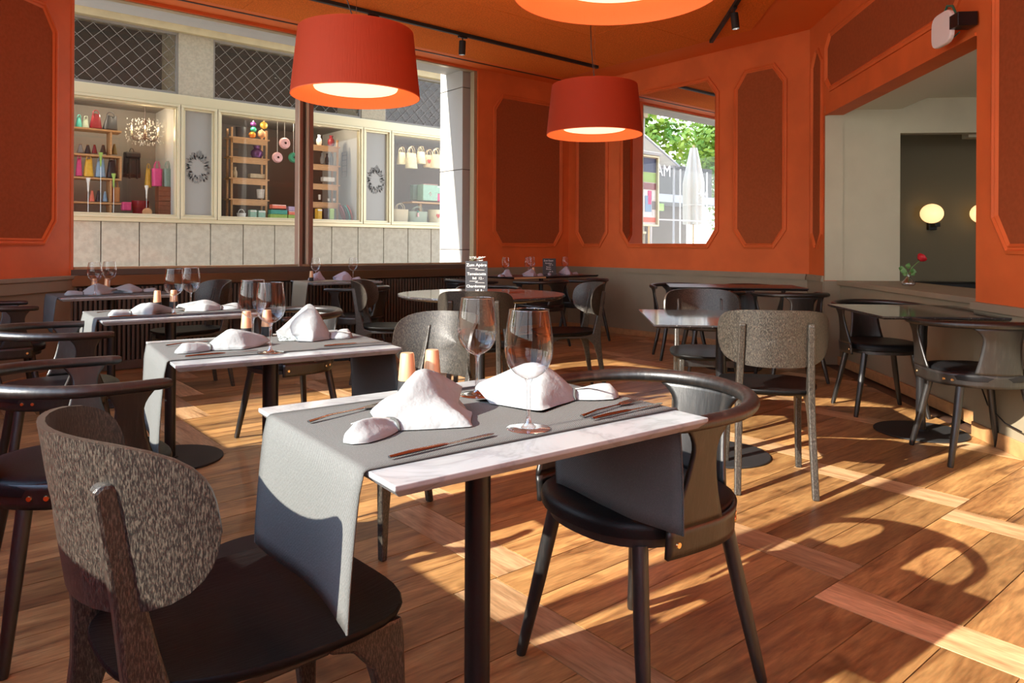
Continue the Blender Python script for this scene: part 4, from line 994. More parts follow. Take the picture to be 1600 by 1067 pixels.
# emergency light over the niche
em = thing('emergency_light', 'white square emergency light with black box over the niche', 'light', FC(uC(S0)-.05, .06, 2.34), math.atan2(-R2, -R2))
MB().box(-.02, .08, -.06, .05, .02, .10).obj('black_box', 'black', em, bevel=.004)
mb = MB(); pp = []
for k in range(32):
    an = 2*pi*k/32; m_ = (abs(cos(an))**4+abs(sin(an))**4)**(-.25); pp.append((cos(an)*m_*.115, sin(an)*m_*.10))
mb.prism(pp, -.10, -.07, lambda v: (-.12+v[0], -v[2]-.13, v[1]+.055)); mb.obj('light_panel', 'white_plastic', em, bevel=.008)
MB().tube([(.0, -.02, .09), (-.04, -.03, .17), (-.10, -.03, .19), (-.14, -.03, .15)], .007, 8).obj('cable_loop', 'green_wire', em, smooth=60)
MB().tube([(-.02, .0, .07), (-.14, .0, .02), (-.16, .0, .0), (-.13, .0, -.01), (-.02, .0, .01)], .004, 8).obj('wire', 'green_wire', em, smooth=60)

# power cable at the right pier
pc = thing('power_cable', 'black power cable hanging in front of the taupe wall under the sill', 'cable', FC(uC(S0)-.10, -dW+.03, .30))
b0 = Vector(pc.location)
def PC(u, n, z): return tuple(Vector(FC(u, n, z))-b0)
MB().tube([PC(uC(S0)-.10, -dW+.04, .78), PC(uC(S0)-.10, -dW+.035, .6), PC(uC(S0)-.11, -dW+.03, .48), PC(uC(S0)-.12, -dW+.03, .40)], .004, 8).obj('cable', 'black', pc, smooth=60)
MB().box(-.018, .018, -.018, .018, -.04, .03, lambda v: (v[0]+PC(uC(S0)-.12, -dW+.03, .37)[0], v[1]+PC(uC(S0)-.12, -dW+.03, .37)[1], v[2]+.07)).obj('plug', 'black', pc, bevel=.004)
MB().tube([PC(uC(S0)+.05, .04, .34), PC(uC(S0)+.12, .04, .33), PC(uC(S0)+.2, .04, .22), PC(uC(S0)+.36, .04, .16), PC(uC(S0)+.5, .04, .15)], .004, 8).obj('cable', 'black', pc, smooth=60)
# ================================================================ GOODS IN THE SHOP WINDOWS
SHOP1=[
 ('handbag','bag','small teal leather bag at the left end of the top shelf','bag','teal',1.778,11.5,2.706,0.077,0.169),
 ('handbag','bag','pale green leather bag between the teal and dark red bags','bag','sage',1.860,11.5,2.706,0.086,0.161),
 ('handbag','bag','dark red leather handbag on the top display shelf','bag','wine',1.982,11.5,2.711,0.157,0.251),
 ('handbag','bag','slumped black leather bag at the right of the top shelf','bag','black',2.165,11.5,2.713,0.194,0.245),
 ('pouch','pouch','grey striped pouch leftmost on the second display shelf','pouch','grey',1.800,11.5,2.353,0.085,0.125),
 ('pouch','pouch','black pouch right of the striped pouch','pouch','black',1.888,11.5,2.352,0.078,0.125),
 ('pouch','pouch','maroon pouch in the middle of the second display shelf','pouch','wine',1.970,11.5,2.359,0.071,0.126),
 ('pouch','pouch','dark brown pouch beside the shelf post','pouch','brown',2.078,11.5,2.369,0.080,0.126),
 ('pouch','pouch','olive pouch on the right bay of the second shelf','pouch','olive',2.219,11.5,2.372,0.074,0.146),
 ('handbag','bag','pink leather bag on the third display shelf','bag','pink',1.782,11.5,2.032,0.077,0.293),
 ('handbag','bag','yellow leather bag on the third display shelf','bag','yellow',1.897,11.5,2.031,0.125,0.295),
 ('handbag','bag','light blue leather bag on the third display shelf','bag','blue',2.043,11.5,2.032,0.135,0.288),
 ('handbag','bag','black upright bag on the third display shelf','bag','black',2.184,11.5,2.032,0.130,0.300),
 ('pouch','pouch','coral red pouch on the fourth display shelf','pouch','coral',1.942,11.5,1.684,0.070,0.161),
 ('pouch','pouch','blue pouch with a flap on the fourth display shelf','pouch','blue',2.105,11.5,1.691,0.064,0.154),
 ('pouch','pouch','black pouch between coral and blue pouches','pouch','black',2.025,11.5,1.688,0.080,0.162),
 ('tote_bag','bag','tall tan leather bag standing at the end of the shelves','bag','tan',2.238,11.5,1.688,0.106,0.302),
 ('backpack','backpack','black leather backpack hanging on the shop back wall','pack','black',2.529,11.9,2.092,0.251,0.431),
 ('handbag','bag','mustard bag behind the pink tote','bag','mustard',2.683,11.6,1.930,0.087,0.349),
 ('tote_bag','bag','bright pink tote with rings on the wooden crates','bag','pink',2.757,11.4,1.940,0.138,0.365),
 ('tote_bag','bag','grey green tote at the right edge of the display','bag','greygreen',2.896,11.4,1.939,0.106,0.378),
 ('crate','crate','upper reddish wooden crate under the pink tote','crate','crate',2.866,11.45,1.723,0.194,0.217),
 ('crate','crate','lower reddish wooden crate on the display floor','crate','crate',2.867,11.45,1.514,0.193,0.209),
 ('pouch','pouch','magenta quilted pouch on the display floor','box','pink',2.353,11.4,1.570,0.115,0.119),
 ('basket','basket','wine red basket on the display floor','pot','wine',2.559,11.5,1.525,0.237,0.196),
 ('wooden_disc','stool','round orange wooden disc leaning near the crates','disc','copper',2.583,11.2,1.489,0.117,0.128),
]
SHOP2=[
 ('ornament','ornament','purple shiny glass ball at the top of the bauble stack','ball','purple',4.205,11.5,2.985,0.103,0.082),
 ('ornament','ornament','silver green glass ball below the purple ball','ball','green',4.207,11.5,2.893,0.103,0.092),
 ('ornament','ornament','gold glass ball on the top shelf of the left rack','ball','gold',4.372,11.5,2.962,0.126,0.124),
 ('ornament','ornament','amber glass ball at the bottom of the bauble stack','ball','amber',4.187,11.5,2.798,0.123,0.103),
 ('ornament','ornament','dark orange glass ball right on the rack top','ball','copper',4.336,11.5,2.813,0.136,0.135),
 ('lantern','lantern','black cut lantern on the rack top left side','pot','black',4.003,11.5,2.780,0.161,0.172),
 ('vase','vase','purple speckled vase on the second shelf of the rack','vase','purple',4.261,11.5,2.487,0.207,0.195),
 ('bottle','bottle','beige wooden mill standing on the third rack shelf','vase','beige',3.916,11.5,2.145,0.080,0.172),
 ('tray','tray','pale wooden tray on the third rack shelf','box','beige',4.268,11.5,2.158,0.259,0.072),
 ('cup','cup','white ceramic cup on the fourth rack shelf','pot','white',4.325,11.5,1.841,0.125,0.145),
 ('basket','basket','small white basket with a handle on the display floor','handlepot','white',3.950,11.3,1.504,0.139,0.080),
 ('tin','tin','left pale green patterned tin on the display floor','box','mint',4.120,11.3,1.509,0.101,0.131),
 ('tin','tin','right pale green patterned tin on the display floor','box','mint',4.256,11.3,1.503,0.113,0.132),
 ('basket','basket','coral red plastic basket on top of the green ones','box','coral',4.532,11.3,1.676,0.232,0.062),
 ('basket','basket','turquoise plastic basket in the middle of its stack','box','teal',4.532,11.3,1.583,0.275,0.072),
 ('basket','basket','lime green plastic basket at the bottom of its stack','box','lime',4.527,11.3,1.511,0.285,0.072),
 ('basket','basket','lilac plastic basket on the right stack','box','lilac',4.772,11.3,1.643,0.163,0.074),
 ('basket','basket','red plastic basket under the lilac one','box','coral',4.773,11.3,1.581,0.162,0.062),
 ('basket','basket','green plastic basket at the base of the right stack','box','lime',4.774,11.3,1.508,0.185,0.073),
 ('vase','vase','white vase on the top shelf of the right rack','vase','white',5.327,11.5,2.793,0.104,0.175),
 ('vase','vase','red vase on the top shelf of the right rack','vase','wine',5.550,11.5,2.803,0.131,0.177),
 ('bottle','bottle','leftmost clear glass bottle on the right rack','vase','greyglass',5.387,11.5,2.482,0.082,0.186),
 ('bottle','bottle','middle dark glass bottle on the right rack','vase','black',5.474,11.5,2.478,0.071,0.186),
 ('bottle','bottle','rightmost grey glass bottle on the right rack','vase','greyglass',5.558,11.5,2.473,0.071,0.199),
 ('book','book','pale patterned books lying on the third shelf of the right rack','box','white',5.489,11.5,2.182,0.213,0.077),
 ('cup','cup','leftmost small white cup on the lowest rack shelf','pot','white',5.338,11.5,1.867,0.047,0.087),
 ('cup','cup','middle small white cup on the lowest rack shelf','pot','white',5.502,11.5,1.852,0.047,0.044),
 ('cup','cup','rightmost small white cup on the lowest rack shelf','pot','white',5.608,11.5,1.857,0.047,0.045),
 ('tin','tin','yellow and black packet on the left of the floor row','box','yellow',5.229,11.3,1.520,0.080,0.182),
 ('tin','tin','black packet in the middle of the floor row','box','black',5.344,11.3,1.524,0.104,0.183),
 ('tin','tin','yellow green packet on the right of the floor row','box','lime',5.448,11.3,1.527,0.082,0.184),
]
SHOP3=[
 ('tote_bag','bag','leftmost hanging cream tote with fine check','bagH','cream',7.014,11.6,2.605,0.179,0.322),
 ('tote_bag','bag','second hanging cream tote with check lines','bagH','cream',7.162,11.5,2.536,0.237,0.407),
 ('tote_bag','bag','third hanging plain cream tote with a narrow shape','bagH','cream',7.437,11.6,2.650,0.187,0.329),
 ('tote_bag','bag','beige tote with a red heart hanging behind','bagheart','beige',7.716,11.75,2.610,0.237,0.348),
 ('tote_bag','bag','largest plain cream tote hanging in the centre','bagH','cream',7.687,11.45,2.571,0.249,0.379),
 ('tote_bag','bag','hanging cream tote right of the largest one','bagH','cream',7.997,11.6,2.594,0.166,0.325),
 ('tote_bag','bag','rightmost fully visible hanging cream tote','bagH','cream',8.188,11.6,2.608,0.185,0.290),
 ('storage_box','box','large mint green box with a pink scalloped lid edge','scallop','mint',7.520,11.5,1.943,0.332,0.304),
 ('storage_box','box','darker green box behind the mint one','box','greygreen',7.357,11.65,1.955,0.185,0.292),
 ('storage_box','box','small pale mint box with printed letter','box','mint',7.812,11.5,2.091,0.223,0.148),
 ('storage_box','box','small pink box under the pale mint box','box','pink',7.812,11.5,1.944,0.223,0.147),
 ('basket','basket','stacked patterned bowl topmost of three','pot','beige',8.120,11.5,2.182,0.275,0.100),
 ('basket','basket','stacked patterned bowl in the middle of three','pot','beige',8.105,11.5,2.069,0.274,0.112),
 ('basket','basket','pink round basket at the bottom of the stack','pot','pink',8.075,11.5,1.943,0.273,0.124),
 ('basket','basket','large woven straw basket with tall handle','bag','straw',6.800,11.3,1.507,0.335,0.348),
 ('tote_bag','bag','sage green tote with a teal and pink tassel','bagtassel','sage',7.175,11.3,1.516,0.417,0.296),
 ('planter','pot','cream planter with a red heart','potheart','cream',7.556,11.3,1.514,0.260,0.253),
 ('planter','pot','cream planter with a peace sign','potpeace','cream',7.877,11.3,1.509,0.297,0.269),
 ('planter','pot','small cream planter at the right edge','pot','cream',8.117,11.3,1.503,0.151,0.136),
]

def handle(mb, w, z, h, r=.006, y=0): mb.tube([(-w*.28, y, z-.01), (-w*.27, y, z+h*.5), (-w*.12, y, z+h), (w*.12, y, z+h), (w*.27, y, z+h*.5), (w*.28, y, z-.01)], r, 7)
def body(w0, w1, h, d0, d1, nx=10, sag=0., seed=0):
    r_ = random.Random(seed); a = r_.uniform(0, 6); mb = MB(); n = 24
    def F(u, v):
        an = 2*pi*u; p = 3.5; m_ = (abs(cos(an))**p+abs(sin(an))**p)**(-1/p); w = w0+(w1-w0)*v; d = d0+(d1-d0)*v
        return (w/2*cos(an)*m_+sag*v*v*w*.35, d/2*sin(an)*m_*(1+.12*sin(3*an+a)*sag), h*v+sag*.12*h*v*sin(2*an+a))
    mb.grid(F, n, 7, cu=True); mb.f.append(tuple(reversed(range(n)))); mb.f.append(tuple(range(6*n, 7*n))); return mb
def good(i, name, cat, label, kind, col, x, y, z, w, h):
    w = abs(w); c = 'c_'+{'sage': 'sage_bag', 'black': 'black_bag'}.get(col, col)
    t = thing(name, label, cat, (x, y, z), 0)
    if kind in ('bag', 'bagH', 'bagheart', 'bagtassel'):
        big = name == 'tote_bag' or name == 'basket'; hb = h*(.70 if big else .78)
        if kind in ('bagH', 'bagheart'): body(w*1.0, w*.78, hb, .13, .06, seed=i).obj('bag_body', c, t, smooth=50)
        elif big: body(w*.92, w*1.0, hb, .12, .12, seed=i).obj('bag_body', c, t, smooth=50)
        else: body(w*1.0, w*.62, hb*1.05, .14, .04, sag=.25 if col != 'black' or w < .15 else .6, seed=i).obj('bag_body', c, t, smooth=50)
        mb = MB(); handle(mb, w*.85, hb, h-hb, .005 if kind == 'bagH' else .006, -.03); mb.obj('bag_handle', c if kind != 'bagH' and col != 'straw' else 'c_straw', t, smooth=60)
        if big: mb = MB(); handle(mb, w*.85, hb, (h-hb)*.9, .005, .03); mb.obj('bag_handle', c, t, smooth=60)
        if kind == 'bagtassel': MB().lathe([(0, -.07), (.022, -.07), (.012, 0), (0, .01)], 10, (-w*.1, -.085, hb*.85)).obj('tassel', 'c_babypink', t); MB().lathe([(.001, -.02), (.02, 0), (.001, .02)], 10, (-w*.1, -.085, hb*.98)).obj('pompom', 'c_teal', t, smooth=60)
        if kind == 'bagheart': heart(t, w*.22, -w*.12, hb*.5, -.062)
    elif kind == 'pouch':
        mb = body(w, w*.35, h*.95, .10, .03, sag=.15, seed=i); mb.obj('pouch_body', c, t, smooth=50); MB().tube([(-w*.17, -.0, h*.96), (w*.2, 0, h*.97)], .005, 6).obj('zip', 'brass', t)
    elif kind == 'pack':
        body(w*.95, w*.85, h*.85, .16, .12, seed=i).obj('pack_body', c, t, smooth=50); body(w*.7, w*.6, h*.4, .06, .05, seed=i+1).obj('front_pocket', c, t, smooth=50).location = (0, -.09, h*.08)
        MB().box(-w*.42, w*.42, -.095, .06, h*.66, h*.86).obj('flap', c, t, bevel=.02); mb = MB(); handle(mb, w*.4, h*.85, h*.15, .006); mb.obj('top_handle', c, t)
        for s in (-1, 1): MB().box(s*w*.2-.01, s*w*.2+.01, -.13, -.10, -.03, h*.6).obj('strap', c, t, bevel=.003)
    elif kind in ('box', 'crate', 'scallop'):
        d = .12 if kind == 'box' else .22
        MB().box(-w/2, w/2, -d/2, d/2, 0, h).obj('box_body', c, t, bevel=min(.012, h*.12))
        if kind == 'crate':
            for k in range(3): MB().box(-w/2-.002, w/2+.002, -d/2-.008, -d/2+.002, h*(k/3)+.006, h*((k+1)/3)-.006).obj('board', c, t, bevel=.002)
        elif kind == 'scallop':
            mb = MB()
            for k in range(9): mb.lathe([(.001, -.012), (.014, 0), (.001, .012)], 10, (-w/2+w*(k+.5)/9, -d/2-.004, h))
            mb.obj('scallops', 'c_babypink', t, smooth=60); MB().tube([(-.03, -d/2-.004, h*.4), (0, -d/2-.004, h*.55), (.02, -d/2-.004, h*.38), (-.005, -d/2-.004, h*.3)], .005, 6).obj('emblem', 'c_babypink', t)
        else: MB().box(-w/2*.96, w/2*.96, -d/2-.003, -d/2+.01, h*.78, h*.93).obj('rim', 'c_white' if col in ('coral', 'mint', 'yellow') else c, t, bevel=.002)
    elif kind in ('pot', 'handlepot', 'potheart', 'potpeace'):
        MB().lathe([(0, 0), (w*.40, 0), (w*.42, .005), (w*.5, h), (w*.46, h), (w*.39, .012), (0, .012)], 24).obj('pot_body', c, t, smooth=40)
        if kind == 'handlepot': mb = MB(); handle(mb, w*1.2, h*.9, h*.8, .005); mb.obj('pot_handle', c, t, smooth=60)
        if kind == 'potheart': heart(t, w*.20, 0, h*.55, -w*.47)
        if kind == 'potpeace':
            r0 = w*.2; mb = MB(); mb.tube([(r0*cos(2*pi*k/24), -w*.48, h*.55+r0*sin(2*pi*k/24)) for k in range(24)], .003, 6, closed=True)
            for an in (pi/2, -pi/2, -pi*.25, -pi*.75): mb.tube([(0, -w*.48, h*.55), (r0*cos(an), -w*.48, h*.55+r0*sin(an))], .003, 6)
            mb.obj('peace_sign', 'c_grey', t)
    elif kind == 'vase':
        MB().lathe([(0, 0), (w*.34, 0), (w*.48, h*.3), (w*.45, h*.55), (w*.2, h*.78), (w*.28, h), (w*.22, h), (0, h*.9)], 20).obj('vase_body', c, t, smooth=50)
    elif kind == 'ball':
        MB().lathe([(.001, 0)]+[(w*.48*sin(a*pi/10), h/2-h/2*cos(a*pi/10)) for a in range(1, 10)]+[(.001, h)], 20).obj('glass_ball', c, t, smooth=80)
        MB().lathe([(0, h*.98), (w*.1, h*.98), (w*.1, h*1.1), (0, h*1.1)], 10).obj('cap', 'brass', t)
    elif kind == 'disc':
        MB().lathe([(0, -.03), (w/2, -.03), (w/2, .03), (0, .03)], 28).obj('disc', c, t, smooth=30).matrix_local = Matrix.Translation((0, 0, w/2)) @ Matrix.Rotation(pi/2*.95, 4, 'X')
    return t
def heart(par, r, x, z, y):
    pts = []
    for k in range(24):
        a = 2*pi*k/24; pts.append((x+r/16*16*sin(a)**3*.9, z+r/16*(13*cos(a)-5*cos(2*a)-2*cos(3*a)-cos(4*a))*.9))
    MB().prism(pts, y-.004, y, lambda v: (v[0], v[2], v[1])).obj('heart', 'c_red', par)
for i, it in enumerate(SHOP1+SHOP2+SHOP3): good(i, *it)

# display shelving, left window
su = thing('display_shelf', 'honey coloured wooden shelf unit full of bags in the left shop window', 'shelf', (1.45, YS+.5, 1.49))
def R_(o, mb): return rel(o, mb)
for z, x1 in ((2.700, 2.29), (2.352-.012, 2.29), (2.020, 2.29), (1.678, 2.29)): R_(su, MB().box(.64, x1, YS+.38, YS+.65, z-.028, z-.004)).obj('shelf_board', 'oak_shelf', su, bevel=.002)
for x, z0, z1 in ((2.145, 2.355, 2.67), (2.27, 2.02, 2.33), (2.145, 1.68, 1.99), (2.145, 1.49, 1.65), (1.30, 1.49, 2.67)): R_(su, MB().box(x, x+.024, YS+.39, YS+.64, z0, z1-.002)).obj('upright', 'oak_shelf', su, bevel=.002)
def rack(name, label, x0, x1, zs, ztop):
    r = thing(name, label, 'rack', ((x0+x1)/2, YS+.5, 1.49))
    for x in (x0, x1-.03):
        for y in (YS+.40, YS+.60): R_(r, MB().box(x, x+.03, y, y+.03, 1.49, ztop)).obj('post', 'oak_shelf', r, bevel=.003)
    for z in zs:
        R_(r, MB().box(x0-.03, x1+.03, YS+.39, YS+.63, z-.022, z-.002)).obj('shelf_board', 'oak_shelf', r, bevel=.002)
        R_(r, MB().box(x0+.02, x1-.02, YS+.385, YS+.40, z-.10, z-.024)).obj('shelf_front', 'oak_shelf', r, bevel=.002)
rack('ladder_rack', 'pale oak ladder rack left of the window mullion', 3.82, 4.40, (2.785, 2.475, 2.145, 1.815), 2.93)
rack('ladder_rack', 'pale oak ladder rack right of the window mullion', 5.10, 5.64, (2.785, 2.46, 2.130, 1.822), 2.90)
w3 = thing('shelf_plank', 'long wooden shelf plank under the stacked boxes in the right shop window', 'shelf', (7.75, YS+.5, 1.49))
R_(w3, MB().box(7.1, 8.3, YS+.36, YS+.72, 1.885, 1.912)).obj('shelf_board', 'oak_shelf', w3)
for x in (7.35, 8.1): R_(w3, MB().box(x, x+.05, YS+.5, YS+.55, 1.49, 1.885)).obj('bracket', 'oak_shelf', w3)
# round knitted bags hanging on cords
for lb, x, z, c, r in (('pale pink round bag hanging on a cord, upper one', 4.64, 2.74, 'c_babypink', .09), ('pale pink round bag hanging lower on the left', 4.52, 2.50, 'c_babypink', .085), ('mint green round bag hanging by the mullion', 4.79, 2.52, 'c_green', .085)):
    t = thing('round_bag', lb, 'bag', (x, YS+.3, z)); MB().lathe([(0, -.04), (r*.8, -.04), (r, -.01), (r, .01), (r*.8, .04), (0, .04)], 28).obj('bag_body', c, t, smooth=40).matrix_local = Matrix.Rotation(pi/2, 4, 'X')
    MB().tube([(0, 0, r*.95), (0, 0, 3.138-z)], .003, 5).obj('cord', 'c_white', t)
    MB().lathe([(0, -.048), (.018, -.048)], 14).obj('eyelet', 'black', t).matrix_local = Matrix.Rotation(-pi/2, 4, 'X')
# leaning plates at the right of the middle window
for k, (c, nm) in enumerate((('c_wine', 'dark red'), ('c_black_bag', 'black'), ('c_teal', 'teal rimmed'), ('c_red', 'bright red'))):
    t = thing('tray', f'{nm} oval tray leaning in the row at the right of the middle shop window', 'tray', (5.66+.045*k, YS+.3, 1.49)); MB().lathe([(0, -.006), (.12, -.006), (.135, .008), (.125, .008), (.115, 0), (0, 0)], 28).obj('tray_plate', c, t, smooth=40).matrix_local = Matrix.Translation((0, 0, .15)) @ Matrix.Rotation(radians(72), 4, 'Y') @ Matrix.Diagonal((1.1, .6, 1, 1))
# wire rack on the side wall
t = thing('wire_rack', 'black wire letter rack hanging at the side of the middle shop window', 'rack', (5.80, YS+.5, 2.3)); mb = MB()
ring_ = [(0, -.09, -.02), (0, .09, -.02), (0, .09, .42), (0, -.09, .42)]; mb.tube(ring_, .005, 6, closed=True)
for z in (.08, .18, .28, .36): mb.tube([(0, -.09, z), (0, .09, z)], .004, 6)
mb.obj('wire_frame', 'black', t)
# chandelier
ch = thing('chandelier', 'crystal chandelier with candle bulbs in the left shop window', 'chandelier', (2.63, YS+.55, 2.72)); rr = random.Random(4)
MB().lathe([(0, -.10), (.02, -.09), (.012, .1), (.03, .16), (.01, .2), (0, .2)], 14).obj('stem', 'c_brown', ch, smooth=50)
MB().tube([(0, 0, .2), (0, 0, .40)], .005, 6).obj('chain', 'c_brown', ch)
for k in range(6):
    an = k*pi/3+.3; r = .20; x, y = cos(an)*r, sin(an)*r
    MB().tube([(0, 0, -.05), (x*.5, y*.5, -.11), (x*.9, y*.9, -.08), (x, y, -.03)], .006, 7).obj('arm', 'c_brown', ch, smooth=60)
    MB().lathe([(0, -.03), (.012, -.03), (.010, .03), (0, .03)], 10, (x, y, 0)).obj('candle', 'c_cream', ch)
    MB().lathe([(.001, .03), (.012, .05), (.008, .075), (.001, .09)], 10, (x, y, 0)).obj('bulb', 'flame', ch, smooth=60)
mb = MB()
for k in range(220):
    an, r, z = rr.uniform(0, 6.28), rr.uniform(.05, .27), rr.uniform(-.17, .2); x, y = cos(an)*r, sin(an)*r; s = rr.uniform(.006, .013)
    mb.add([(x, y, z+s*1.6), (x+s, y, z), (x, y+s, z), (x-s, y, z), (x, y-s, z), (x, y, z-s*1.6)], [(0, 1, 2), (0, 2, 3), (0, 3, 4), (0, 4, 1), (5, 2, 1), (5, 3, 2), (5, 4, 3), (5, 1, 4)])
o = mb.obj('crystals', 'plaster_white', ch); o['kind'] = 'stuff'
# recessed ceiling spots in the displays
for k, (x, lb) in enumerate(((1.78, 'leftmost shop window ceiling spot above the bag shelves'), (2.34, 'ceiling spot left of the chandelier'), (4.09, 'ceiling spot above the left ladder rack'), (4.66, 'ceiling spot above the round pink bags'), (5.26, 'ceiling spot above the right ladder rack'), (7.03, 'left ceiling spot above the hanging totes'), (7.61, 'middle ceiling spot above the hanging totes'), (8.18, 'right ceiling spot above the hanging totes'))):
    t = thing('ceiling_spot', lb, 'spotlight', (x, YS+.4, 3.135), 0, 'shop window spots'); MB().lathe([(.03, 0), (.045, 0), (.045, -.012), (.03, -.012)], 20).obj('spot_ring', 'steel', t); MB().lathe([(0, -.006), (.03, -.006)], 16).obj('lens', 'led', t)
    lt = bpy.data.lights.new('spot', 'POINT'); lo = bpy.data.objects.new('spot', lt); COL.objects.link(lo); lt.energy = 9; lt.color = (1, .85, .65); lt.shadow_soft_size = .03; lo.location = (x, YS+.4, 3.08)
lt = bpy.data.lights.new('spot', 'POINT'); lo = bpy.data.objects.new('spot', lt); COL.objects.link(lo); lt.energy = 6; lt.color = (1, .7, .4); lt.shadow_soft_size = .1; lo.location = (2.63, YS+.5, 2.75)
# glass flowers on thin stands in front of the bags
for lb, x, z, c in (('tall blue and yellow glass flower on a thin stand', 2.0, 2.28, 'c_lime'), ('lime green glass stick on a thin stand', 2.16, 2.0, 'c_lime'), ('small white glass tulip on a thin stand', 1.85, 1.92, 'c_white'), ('white glass tulip near the wine red basket', 2.58, 1.86, 'c_white')):
    t = thing('glass_flower', lb, 'ornament', (x, YS+.22, 1.49)); h = z-1.49
    MB().tube([(0, 0, .005), (0, 0, h)], .003, 6).obj('stand', 'steel', t); MB().lathe([(0, 0), (.03, 0), (.03, .006), (0, .006)], 14).obj('foot', 'steel', t)
    MB().lathe([(0, h-.14), (.01, h-.1), (.014, h), (.03, h+.07), (.0, h+.05)], 12).obj('blossom', c, t, smooth=60)

# ================================================================ TERRACE SEEN IN THE MIRROR
aw = thing('awning', 'wide white sloping awning on the terrace, seen in the mirror', 'awning', (-1.0, 12.6, -.12))
R_(aw, MB().add([(.3, 11.9, 4.45), (-3.1, 12.6, 3.42), (-3.1, 17.5, 3.42), (.3, 17.5, 5.2)], [(0, 1, 2, 3)])).obj('canvas', 'canvas', aw, solid=.01)
R_(aw, MB().tube([(.3, 11.9, 4.43), (-3.1, 12.6, 3.40), (-3.1, 17.5, 3.40)], .035, 8)).obj('frame', 'grey_panel', aw)
R_(aw, MB().tube([(.3, 13.5, 3.6), (-3.1, 13.0, 3.36)], .04, 8)).obj('folding_arm', 'grey_panel', aw)
R_(aw, MB().tube([(-3.0, 12.7, -.12), (-3.0, 12.7, 3.4)], .03, 8)).obj('post', 'grey_panel', aw)
def umb(lb, x, y, zt, zb, r):
    t = thing('parasol', lb, 'parasol', (x, y, -.12)); a = random.Random(int(x*10)).uniform(0, 6)
    def F(u, v): rr_ = (.09+(r-.09)*min(1, v*2.2)*(1-.15*max(0, v-.7)))*(1+.16*sin(8*2*pi*u+a)); return (rr_*cos(2*pi*u), rr_*sin(2*pi*u), (zt-(zt-zb)*v)+.12)
    MB().grid(F, 64, 14, cu=True).obj('canopy', 'parasol_canvas', t, smooth=50); MB().tube([(0, 0, 0), (0, 0, zt+.2)], .025, 10).obj('pole', 'wood_edge', t)
    MB().tube([((r+.02)*cos(k*pi/12), (r+.02)*sin(k*pi/12), zb+.12+(zt-zb)*.25) for k in range(24)], .012, 6, closed=True).obj('strap', 'canvas', t)
    MB().lathe([(0, 0), (.3, 0), (.3, .06), (.04, .09), (0, .09)], 24).obj('parasol_base', 'grey_panel', t)
umb('tall closed white parasol on the terrace, seen in the mirror', -3.65, 12.5, 3.95, 1.75, .27)
umb('closed white parasol beside the notice case, seen in the mirror', -1.05, 12.0, 3.0, 1.7, .17)
kb = thing('kiosk', 'dark kiosk with white lettering behind the terrace', 'kiosk', (-7.0, 17.5, -.12), 0)
def K(mb): return rel(kb, mb)
K(MB().box(-10.5, -3.2, 16.6, 19, 3.0, 4.15)).obj('fascia', 'c_black_bag', kb); K(MB().box(-10.6, -3.1, 16.2, 19, 2.72, 3.0)).obj('canopy_edge', 'grey_panel', kb)
K(MB().box(-10.5, -3.2, 17.8, 19, -.12, 2.72)).obj('back_wall', 'c_brown', kb); K(MB().box(-8, -5.5, 17.4, 17.7, -.12, 1.2)).obj('counter', 'c_white', kb)
K(MB().box(-7.4, -5.6, 16.5, 16.56, 2.42, 2.68)).obj('sign', 'green_sign', kb); K(MB().box(-7.6, -6.0, 17.6, 17.78, 1.5, 2.2)).obj('menu_panel', 'c_white', kb)
gw = thing('glass_windbreak', 'glass windbreak with white lettering around the terrace', 'windbreak', (-2.0, 11.3, -.12))
for k in range(3):
    p_ = K2 = MB().box(-.25-1.15*k-1.12, -.25-1.15*k, 11.28, 11.29, .9, 3.05); rel(gw, p_).obj('pane', 'window_glass', gw); rel(gw, MB().box(-.25-1.15*k-1.12, -.25-1.15*k, 11.26, 11.31, -.10, .88)).obj('lower_panel', 'parasol_canvas', gw); rel(gw, MB().tube([(-.26-1.15*k, 11.285, -.12), (-.26-1.15*k, 11.285, 3.08)], .02, 8)).obj('post', 'steel', gw)
rel(gw, MB().box(-3.7, -.25, 11.26, 11.31, 1.76, 1.79)).obj('rail', 'canvas', gw)
# the lettering faces the street, so the mirror shows it the right way round
for s_, x, z, sz in (('AM', -.72, 2.86, .30), ('-Ce', -2.35, 2.42, .24)):
    text(s_, sz*1.35, Matrix.Translation((x+2.0, -.03, z+.12)) @ Matrix.Rotation(pi, 4, 'Z') @ Matrix.Rotation(pi/2, 4, 'X'), 'chalk', gw, ext=.003)
def terr_chair(x, y, rz, lb):
    t = thing('terrace_chair', lb, 'chair', (x, y, -.12), rz, 'terrace chairs')
    MB().box(-.2, .2, -.2, .2, .43, .46).obj('seat', 'c_black_bag', t, bevel=.01); MB().box(-.22, -.19, -.2, .2, .6, .88).obj('backrest', 'c_black_bag', t, bevel=.01)
    for a in (-1, 1):
        MB().tube([(-.2, a*.18, .9), (-.2, a*.18, .45), (-.22, a*.2, 0)], .012, 7).obj('rear_leg', 'black', t); MB().tube([(.18, a*.18, .44), (.2, a*.2, 0)], .012, 7).obj('front_leg', 'black', t)
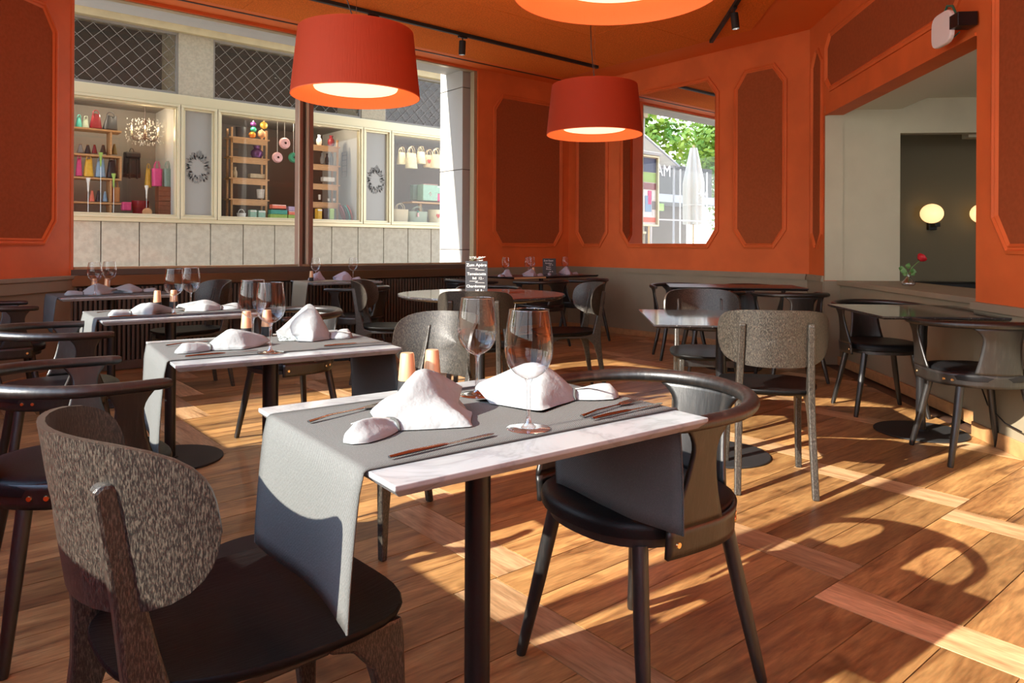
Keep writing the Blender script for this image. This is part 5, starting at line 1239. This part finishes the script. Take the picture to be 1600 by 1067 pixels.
for k, (x, y) in enumerate(((-1.2, 12.7), (-2.0, 12.9), (-2.6, 13.6), (-3.9, 13.4))): terr_chair(x, y, k*1.3, ['dark terrace chair nearest the notice case', 'dark terrace chair second from the notice case', 'dark terrace chair behind the windbreak', 'dark terrace chair beyond the tall parasol'][k])
t = thing('terrace_table', 'white round terrace table behind the windbreak', 'table', (-3.3, 13.2, -.12)); MB().lathe([(0, .72), (.4, .72), (.4, .75), (0, .75)], 28).obj('tabletop', 'c_white', t); MB().lathe([(.03, .01), (.03, .72)], 12).obj('pole', 'steel', t); MB().lathe([(0, 0), (.25, 0), (.25, .02), (0, .02)], 20).obj('base_plate', 'steel', t)
def tree(lb, x, y, h, r, m, seed, n=9500):
    t = thing('tree', lb, 'tree', (x, y, -.12), 0, 'terrace trees'); q = random.Random(seed)
    mb = MB(); mb.tube([(0, 0, 0), (.1, 0, h*.4), (0, .1, h*.75)], [.22, .16, .06], 8)
    for k in range(7): an = k*.9; mb.tube([(0, 0, h*(.35+.05*k)), (cos(an)*r*.5, sin(an)*r*.5, h*(.5+.05*k))], [.07, .02], 6)
    mb.obj('trunk', 'bark', t)
    cl = [(q.gauss(0, .42)*r, q.gauss(0, .42)*r, h*.68+q.gauss(0, .36)*r, q.uniform(.25, .45)*r) for _ in range(26)]; mb = MB()
    for k in range(n):
        cx, cy, cz, cr_ = cl[k % 26]; d = Vector((q.gauss(0, 1), q.gauss(0, 1), q.gauss(0, 1))).normalized()*cr_*q.uniform(.75, 1.05); p = Vector((cx, cy, cz))+d
        a = Vector((q.gauss(0, 1), q.gauss(0, 1), q.gauss(0, .6))).normalized()*q.uniform(.10, .19); b_ = a.cross(d).normalized()*q.uniform(.06, .12)
        mb.add([p-a, p+b_, p+a, p-b_], [(0, 1, 2, 3)])
    o = mb.obj('foliage', m, t, recalc=False); o['kind'] = 'stuff'
tree('bright green leafy tree behind the parasol, seen in the mirror', -11.0, 22.6, 9.2, 3.5, 'foliage', 1)
tree('reddish brown tree crown above the awning, seen in the mirror', -4.6, 24.5, 11.4, 3.0, 'foliage_dry', 2)
tree('broad green tree far right of the terrace', -19.5, 21.0, 9.0, 3.8, 'foliage', 3)
tree('green tree behind the kiosk', -11.5, 31.5, 12.0, 4.2, 'foliage', 4)
